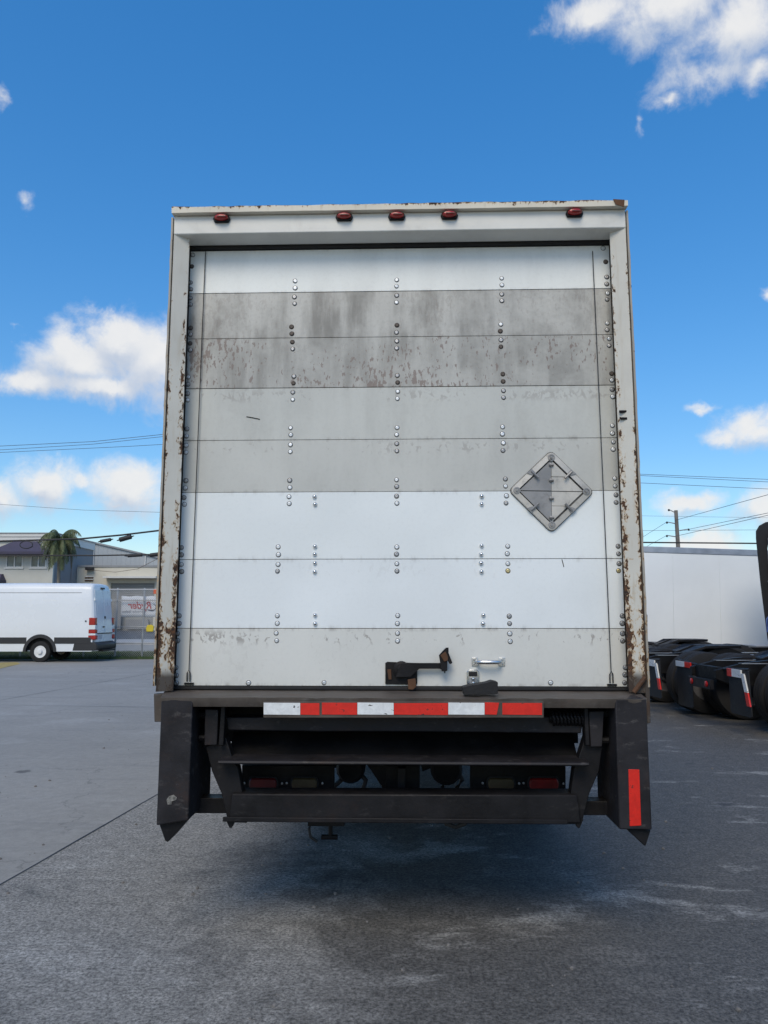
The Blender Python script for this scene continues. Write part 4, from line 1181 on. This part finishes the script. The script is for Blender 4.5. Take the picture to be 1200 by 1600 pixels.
while x < fx1:
    for dr_ in (1, -1):
        a = (x, 0.05) if dr_ > 0 else (x+hgt, .05)
        xa, xb2 = (x, x+hgt) if dr_ > 0 else (x+hgt, x)
        za, zb2 = .05, .05+hgt
        # clip to the fence
        def cl(xa, za, xb2, zb2, lim, lower):
            return
        if max(xa, xb2) <= fx0 or min(xa, xb2) >= fx1: continue
        t0, t1 = 0.0, 1.0
        dxx = xb2-xa
        for lim, sg in ((fx0, 1), (fx1, -1)):
            tt = (lim-xa)/dxx
            if (dxx*sg) > 0: t0 = max(t0, tt)
            else: t1 = min(t1, tt)
        if t1 <= t0: continue
        P = (xa+dxx*t0, .025*0-.0, za+(zb2-za)*t0); Q = (xa+dxx*t1, 0, za+(zb2-za)*t1)
        w = .0060; nx, nz = (-w, w) if dr_ > 0 else (w, w)
        y0 = -.026 if dr_ > 0 else -.031
        mesh.add([(P[0]+nx, y0, P[2]+nz*0), (P[0]-nx, y0, P[2]-nz*0), (Q[0]-nx, y0, Q[2]), (Q[0]+nx, y0, Q[2]), (P[0], y0+.006, P[2]), (Q[0], y0+.006, Q[2])],
                 [(0, 1, 2, 3), (1, 4, 5, 2), (4, 0, 3, 5)])
    x += p_
wm = mesh.build('wire_mesh', 'galvanised', fn); wm['kind'] = 'stuff'
# yellow tag on the fence
q = at(235, 982, FY)
m = MB(); m.prism([(-.13, -.13), (.13, -.13), (.15, -.05), (.15, .10), (.06, .15), (-.10, .14), (-.15, .02)], 'y', -.10, -.035)
o = m.build('warning_tag', 'sign_yellow', bevel=0.02); o.location = (q.x, FY, q.z); tag(o, 'small yellow tag hanging on the chain-link fence', 'sign')
q = at(247, 924.5, FY)
m = MB().box(-.17, .17, -.05, -.035, -.09, .09); o = m.build('fence_sign', 'sign_red', bevel=0.005); o.location = (q.x, FY, q.z)
tag(o, 'small orange-red plate on the fence top beside the truck', 'sign')

# banner on the far side of the fence; we see its back, so the print is reversed
BY = FY+0.12
bl, br_, bt, bb = at(190, 931, BY), at(262, 931, BY), at(190, 931, BY).z, at(190, 964, BY).z
ban = empty('banner', (0, BY, 0)); tag(ban, 'white banner seen from behind with reversed red lettering on the fence', 'banner')
nx_, nz_ = 14, 6; vs = []; fs = []
for i in range(nx_+1):
    for j in range(nz_+1):
        u, v = i/nx_, j/nz_
        sag = -.03*math.sin(u*PI*3)**2*v
        vs.append((bl.x+(br_.x-bl.x)*u, .012*math.sin(u*9+v*2), bb+(bt-bb)*v+sag))
for i in range(nx_):
    for j in range(nz_):
        k = i*(nz_+1)+j; fs.append((k, k+nz_+1, k+nz_+2, k+1))
sh = MB().add(vs, fs).build('sheet', 'banner_white', ban, smooth=True)
md = sh.modifiers.new('thick', 'SOLIDIFY'); md.thickness = .004; md.offset = 1


def text(body, size, px_right, px_left, py_base, mat, bold=0.0, shear=0.25):
    cu = bpy.data.curves.new('lettering', 'FONT'); cu.body = body; cu.size = size; cu.shear = shear; cu.offset = bold; cu.extrude = .0015
    ob = bpy.data.objects.new('lettering', cu); C.objects.link(ob)
    bpy.context.view_layer.update()
    dg = bpy.context.evaluated_depsgraph_get()
    me = bpy.data.meshes.new_from_object(ob.evaluated_get(dg))
    bpy.data.objects.remove(ob)
    o = bpy.data.objects.new('lettering', me); C.objects.link(o); me.materials.clear(); me.materials.append(M[mat])
    xs = [v.co.x for v in me.vertices]; w = max(xs)-min(xs); mn = min(xs)
    a, b = at(px_right, py_base, BY), at(px_left, py_base, BY)
    k = (a.x-b.x)/w
    for v in me.vertices:
        v.co = Vector((a.x-(v.co.x-mn)*k, -.020+v.co.z, a.z+v.co.y))
    o.parent = ban
    return o


text('Ryder', .40, 237, 200, 951, 'banner_red', .007)
text('Vehicle Sales', .115, 229, 191, 957, 'banner_greyblue', .0, .0)
# the swoosh mark
pts = []
for i in range(15):
    a = R(-150+ i*17); pts.append((math.cos(a), math.sin(a), abs(math.sin(i/14*PI))))
cc = at(236, 949, BY)
sw = MB(); up_ = [(cc.x+.20*c+.02, cc.z+.15*s_) for c, s_, w in pts]; dn_ = [(cc.x+(.20-.035*w)*c+.02, cc.z+(.15-.035*w)*s_) for c, s_, w in pts]
sw.prism(up_+dn_[::-1], 'y', -.021, -.017); sw.build('mark', 'banner_dark', ban)
sw = MB(); a = at(216, 951.5, BY); b = at(240, 952, BY); sw.prism([(a.x, a.z), (b.x, b.z-.02), (b.x, b.z-.055), (a.x+.1, a.z-.02)], 'y', -.021, -.017); sw.build('mark', 'banner_dark', ban)

# ------------------------------------------------------------------ buildings across the street


def bpart(name, px0, py0, px1, py1, Y, Y1, mat, parent, org, bevel=0.0):
    a, b = at(px0, py1, Y), at(px1, py0, Y)
    return MB().box(a.x-org.x, b.x-org.x, Y-org.y, Y1-org.y, a.z, b.z).build(name, mat, parent, bevel=bevel)


# beige warehouse with roller door
Y = 95.0
og = Vector((at(180, 985, Y).x, Y, 0))
wh = empty('warehouse', og); tag(wh, 'low beige warehouse with a grey roller door behind the fence', 'building')
x0, x1 = at(115, 985, Y).x-og.x, -4.0-og.x
ztop = at(180, 886, Y).z
dx0, dx1 = at(174, 900, Y).x-og.x, at(242, 900, Y).x-og.x; dzt = at(174, 911, Y).z
m = MB()
m.prism([(x0, 0), (dx0, 0), (dx0, dzt), (dx1, dzt), (dx1, 0), (x1, 0), (x1, ztop), (x0, ztop)], 'y', 0, .5); m.build('wall', 'wall_beige', wh)
MB().box(x0, x1, .52, 9, 0, ztop-.05).build('hall', 'wall_beige', wh)
MB().box(x0-.1, x1, -.12, .6, ztop+.002, ztop+.22).build('eaves_trim', 'trim_grey', wh)
dr_ = MB().box(dx0-.01, dx1+.01, .3, .36, 0, .12).build('roller_door', 'shutter_grey', wh)
z = .12; k = 0
sl = MB().prism([(.30, 0), (.26, .05), (.26, .22), (.30, .27)], 'x', dx0, dx1).build('slat', 'shutter_grey', dr_)
while z < dzt:
    if k == 0: sl.location = (0, 0, z)
    else: copy_part(sl, dr_, (0, 0, z))
    z += .272; k += 1
MB().box(dx0-.6, dx1+.5, -1.3, -.001, at(174, 904, Y).z, at(174, 901, Y).z).build('door_canopy', 'trim_white', wh)
vx0, vx1 = at(133, 904, Y).x-og.x, at(146, 904, Y).x-og.x
vz0, vz1 = at(133, 908, Y).z, at(133, 899.5, Y).z
for k in range(4):
    z = vz0+(vz1-vz0)*k/4; MB().prism([(-.12, z), (0, z+.05), (0, z+.12), (-.02, z+.12), (-.12, z+.05)], 'x', vx0, vx1).build('louvre', 'trim_white' if k % 2 else 'rust_steel', wh)
MB().tube([(x0+.15, -.1, 0), (x0+.15, -.1, ztop)], .07, 8).build('downpipe', 'wall_beige', wh)
a = at(141, 889, Y); MB().box(a.x-og.x-.4, a.x-og.x+.5, -.7, -.01, a.z-.15, a.z+.18).build('wall_lamp', 'cable_black', wh, bevel=0.04)
# dark loading gear in the door opening
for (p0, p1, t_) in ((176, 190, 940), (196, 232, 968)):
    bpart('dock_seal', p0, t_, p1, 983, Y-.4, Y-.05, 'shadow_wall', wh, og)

# taller gabled hall behind
Y2 = 106.0
og2 = Vector((at(120, 985, Y2).x, Y2, 0))
gh = empty('gabled_hall', og2); tag(gh, 'tall grey metal-sided gabled hall rising behind the beige warehouse', 'building')
prf = [at(px, py, Y2) for px, py in ((-60, 870), (87, 834), (130, 845), (217, 865), (262, 875.5), (262, 983), (-60, 983))]
prof = [(p.x-og2.x, p.z if i < 5 else 0) for i, p in enumerate(prf)]
MB().prism(prof, 'y', 0.06, 14).build('hall', 'siding', gh)
# siding sheets, each a panel of its own
xa, xb2 = prof[1][0]-1.0, prof[4][0]
ns = 26


def roof_z(x):
    for (p, q_) in zip(prof[:4], prof[1:5]):
        if p[0] <= x <= q_[0]: return p[1]+(q_[1]-p[1])*(x-p[0])/(q_[0]-p[0])
    return prof[4][1]


for i in range(ns):
    u, v = xa+(xb2-xa)*i/ns+.008, xa+(xb2-xa)*(i+1)/ns-.008
    MB().prism([(u, 3), (v, 3), (v, roof_z(v)-.1), (u, roof_z(u)-.1)], 'y', 0, .055).build('siding_sheet', 'siding', gh)
rt = MB()
pr2 = prof[:5]
for (p, q_) in zip(pr2[:-1], pr2[1:]):
    rt.prism([(p[0], p[1]), (q_[0], q_[1]), (q_[0], q_[1]+.22), (p[0], p[1]+.22)], 'y', -.25, 14.2)
rt.build('roof', 'trim_grey', gh)
for px in (147, 228):
    a = at(px, 860, Y2); MB().tube([(a.x-og2.x, -.12, 4), (a.x-og2.x, -.12, roof_z(a.x-og2.x)-.1)], .10, 8).build('downpipe', 'trim_white', gh)

# two-storey office at far left
Y3 = 88.0
og3 = Vector((at(40, 985, Y3).x, Y3, 0))
of = empty('office_building', og3); tag(of, 'pale grey office block with dark hipped awning over white windows at far left', 'building')
X = lambda px, py=870: at(px, py, Y3).x-og3.x
Z = lambda py: at(40, py, Y3).z
wins = [(10, 36.5), (48, 73)]
xL, xR = X(-160), X(84)
zw0, zw1 = Z(887), Z(867.5)
# wall pieces around the window openings
m = MB()
m.box(xL, xR, 0, .3, 0, zw0); m.box(xL, xR, 0, .3, zw1+.001, Z(846))
edges = [xL]+[e for w in wins for e in (X(w[0]), X(w[1]))]+[xR]
for i in range(0, len(edges), 2): m.box(edges[i], edges[i+1], 0.001, .299, zw0, zw1+.002)
m.build('wall', 'wall_grey', of)
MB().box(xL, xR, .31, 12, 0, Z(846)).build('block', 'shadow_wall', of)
MB().box(xL, xR+.15, -.25, 12, Z(846)+.002, Z(834)).build('parapet', 'trim_white', of)
MB().box(xL, xR+.25, -.32, 12.1, Z(834)+.002, Z(832.5)).build('coping', 'trim_grey', of)
MB().box(xL, xR+.2, -.29, -.251, Z(839.5), Z(838.5)).build('parapet_groove', 'trim_grey', of)
for w in wins:
    a, b = X(w[0]), X(w[1]); wn = MB()
    t_ = .13
    wn.box(a, b, -.03, .12, zw0, zw0+t_).box(a, b, -.03, .12, zw1-t_, zw1).box(a, a+t_, -.029, .119, zw0+t_, zw1-t_).box(b-t_, b, -.029, .119, zw0+t_, zw1-t_).box((a+b)/2-.07, (a+b)/2+.07, -.028, .118, zw0+t_, zw1-t_)
    wo_ = wn.build('window', 'trim_white', of)
    for (p0, p1) in ((a+t_, (a+b)/2-.07), ((a+b)/2+.07, b-t_)): MB().box(p0, p1, .05, .07, zw0+t_, zw1-t_).build('pane', 'window_glass', wo_)
    MB().box(a-.12, b+.12, -.12, -.031, zw0-.14, zw0-.001).build('sill', 'trim_white', wo_)


def hip_awning(px0, px1, pxt0, pxt1, pyb, pyt, depth):
    zb, zt2 = Z(pyb), Z(pyt)
    a, b, c, d = X(px0), X(px1), X(pxt0), X(pxt1)
    vs = [(a, -depth, zb), (b, -depth, zb), (b, -.001, zb), (a, -.001, zb), (c, -.35, zt2), (d, -.35, zt2), (d, -.001, zt2), (c, -.001, zt2),
          (a, -depth, zb-.28), (b, -depth, zb-.28), (b, -.001, zb-.28), (a, -.001, zb-.28)]
    fs = [(0, 1, 5, 4), (1, 2, 6, 5), (3, 0, 4, 7), (4, 5, 6, 7), (8, 9, 1, 0), (9, 10, 2, 1), (11, 8, 0, 3), (8, 11, 10, 9), (2, 3, 7, 6), (10, 11, 3, 2)]
    return MB().add(vs, fs).build('awning', 'awning', of)


hip_awning(-8, 79, 22, 58, 863.5, 846.5, 1.6)
hip_awning(-30, 12, -22, 7, 907, 897, 1.4)
# link wall between office and warehouse; shade of the recess put into its colour
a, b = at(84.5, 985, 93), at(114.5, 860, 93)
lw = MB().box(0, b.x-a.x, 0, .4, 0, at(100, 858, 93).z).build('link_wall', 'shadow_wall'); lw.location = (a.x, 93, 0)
tag(lw, 'narrow wall, coloured dark as shade, joining the office block and the beige warehouse', 'wall')

# ------------------------------------------------------------------ palm
PYD = 80.0
pc = at(94, 848, PYD)
palm = empty('palm_tree', (pc.x, PYD, 0)); tag(palm, 'queen palm with drooping feathery fronds in front of the office', 'palm')
rings = []
MB().tube([(.0, 0, 0), (.1, 0, pc.z*.4), (0, 0, pc.z*.8), (.0, 0, pc.z)], [.24, .19, .16, .13], 10).build('trunk', 'palm_trunk', palm, smooth=True)
# crownshaft fibres
for k in range(34):
    az_ = k*2.399963+random.uniform(-.25, .25); f = k/33
    el0 = R(min(66, 70-84*f+random.uniform(-8, 8))); Ln = random.uniform(2.5, 3.5)
    fr = MB(); p = Vector((0, 0, pc.z+.35*(1-f))); d = Vector((math.cos(az_)*math.cos(el0), math.sin(az_)*math.cos(el0), math.sin(el0)))
    pts = []; N = 18
    for i in range(N+1):
        pts.append(p.copy()); p = p+d*(Ln/N); d = (d+Vector((0, 0, -.15-.13*f))).normalized()
    fr.tube(pts, [.04*(1-i/(N+2)) for i in range(N+1)], 4)
    for i in range(2, N+1):
        t_ = (pts[min(i+1, N)]-pts[i-1]).normalized(); sd_ = t_.cross(Vector((0, 0, 1)))
        sd_ = sd_.normalized() if sd_.length > .05 else Vector((math.sin(az_), -math.cos(az_), 0))
        for s in (-1, 1):
            for q in range(4):
                L = (.80*math.sin(PI*min(1, (i+2)/(N+3)))+.18)*random.uniform(.7, 1.15)
                b0 = pts[i]-t_*(q*.045)
                tip = b0+sd_*s*L*random.uniform(.25, .5)+Vector((0, 0, -L*random.uniform(.6, 1.0)))+t_*L*.25
                mid_ = b0.lerp(tip, .5)+Vector((0, 0, .06))+sd_*s*L*.06
                w = t_*.024
                fr.add([b0-w, b0+w, mid_+w, mid_-w, tip], [(0, 1, 2, 3), (3, 2, 4)])
    fr.build('frond', 'palm_leaf_dry' if k in (25, 29, 32) else 'palm_leaf', palm)

# ------------------------------------------------------------------ utility pole on the right
UY = 70.0
ub = at(1058.5, 828, UY)
zt3 = at(1058, 797.5, UY).z
pole = empty('utility_pole', (ub.x, UY, 0)); tag(pole, 'weathered grey utility pole with four short arms behind the white trailer', 'pole')
MB().tube([(0, 0, 0), (0, 0, zt3*.5), (-.05, 0, zt3)], [.25, .20, .16], 12).build('shaft', 'pole_wood', pole, smooth=True)
for (xa, ya, xb2, yb2) in ((1055, 801, 1045, 796), (1055, 818, 1042, 815.5), (1062, 829, 1076, 826.5), (1055, 838.5, 1042, 836.5)):
    p, q = at(xa, ya, UY), at(xb2, yb2, UY)
    ar = MB().tube([(p.x-ub.x, 0, p.z), (q.x-ub.x, 0, q.z)], [.05, .04], 8).build('arm', 'trim_grey', pole)
    MB().lathe([(.03, -.16), (.09, -.14), (.09, .0), (.03, .04)], 8, 'z', (q.x-ub.x, 0, q.z)).build('insulator', 'cable_black', ar, smooth=True)


def wire(pts, Ys, r, label, mat='wire_far', group='overhead wires', name='overhead_wire', sag=0.0):
    P = [at(x, y, Yv) for (x, y), Yv in zip(pts, Ys)]
    out = []
    for a, b in zip(P[:-1], P[1:]):
        for i in range(12):
            f = i/12; q = a.lerp(b, f); q.z -= sag*4*f*(1-f); out.append(q)
    out.append(P[-1])
    o = MB().tube(out, r, 6).build(name, mat, smooth=True)
    return tag(o, label, 'wire', group)


wire([(-250, 711), (0, 697), (145, 690), (330, 671)], [60]*4, .020, 'topmost thin wire left of the truck box')
wire([(-250, 714), (0, 703), (145, 694), (330, 674)], [60.5]*4, .018, 'middle thin wire in the left trio')
wire([(-250, 713), (0, 707), (200, 697.5), (330, 690)], [61]*4, .018, 'lowest thin wire in the left trio')
wire([(-250, 771), (0, 788), (130, 797), (340, 803)], [62]*4, .014, 'faint wire crossing the small low clouds at left')
c1 = wire([(-250, 848), (0, 845.5), (125, 842), (190, 836), (256, 828), (400, 806)], [45]*6, .055, 'upper thick black cable passing across the palm crown', 'cable_black')
c2 = wire([(-250, 869), (0, 868), (150, 868), (256, 866), (420, 862)], [45]*5, .045, 'lower thick black cable passing below the awning line', 'cable_black')
for (o_, x, y, x1_, y1_, r) in ((c1, 157, 846, 173, 843, .10), (c1, 187, 843.5, 205, 838.5, .14), (c2, 200, 868.5, 222, 867, .10), (c2, 235, 867.5, 252, 865.5, .12)):
    p, q = at(x, y, 44.8), at(x1_, y1_, 44.8); d = (q-p)
    MB().tube([p-d*.25, p-d*.02, p, q, q+d*.02, q+d*.25], [.02, .05, r, r, .05, .02], 10).build('splice_case', 'cable_black', o_, smooth=True)
pts = []
cc = at(41, 851, 44.8)
for i in range(40):
    a = i/20*2*PI; pts.append((cc.x+.36*math.cos(a)*(1+.1*i/40), 44.8+.03*i/40, cc.z+.20*math.sin(a)*(1+.15*i/40)))
MB().tube(pts, .022, 6).build('slack_coil', 'cable_black', c1, smooth=True)
wire([(145, 891), (180, 894), (215, 889), (256, 868)], [60]*4, .016, 'thin drop wire hanging over the beige warehouse wall', 'rust_steel')
wire([(900, 736), (1000, 740.8), (1200, 749), (1450, 757)], [60]*4, .018, 'topmost of the three near-level wires at right')
wire([(900, 738.5), (1000, 743), (1200, 753), (1450, 763)], [60.5]*4, .018, 'middle of the three near-level wires at right')
wire([(900, 749.5), (1000, 754.5), (1200, 764), (1450, 776)], [61]*4, .018, 'lowest of the three near-level wires at right')
wire([(1055, 813), (1200, 773), (1450, 690)], [UY, 50, 40], .018, 'steepest wire rising right from the utility pole top')
wire([(1076, 827), (1200, 801.5), (1450, 745)], [UY, 50, 40], .018, 'wire rising right from the pole right-hand arm')
wire([(1055, 838), (1200, 805), (1450, 742)], [UY, 50, 40], .018, 'wire rising right from below the pole arm, lowest of the rising three')
wire([(1042, 815.5), (1003, 840), (900, 905)], [UY, 80, 95], .016, 'wire falling left from the pole upper left arm')
wire([(1042, 836.5), (1003, 858), (900, 912)], [UY, 80, 95], .016, 'wire falling left from the pole lower left arm')
wire([(900, 829.5), (1003, 829), (1178, 828), (1400, 827)], [72]*4, .016, 'thin level wire crossing the pole at right')
wire([(900, 805.5), (1003, 806), (1100, 807.5), (1400, 812)], [74]*4, .012, 'faint level wire just below the pole top')
wire([(900, 846.5), (1003, 847.5), (1178, 849), (1400, 851)], [45]*4, .045, 'thick dark cable just above the white trailer roof', 'cable_black')
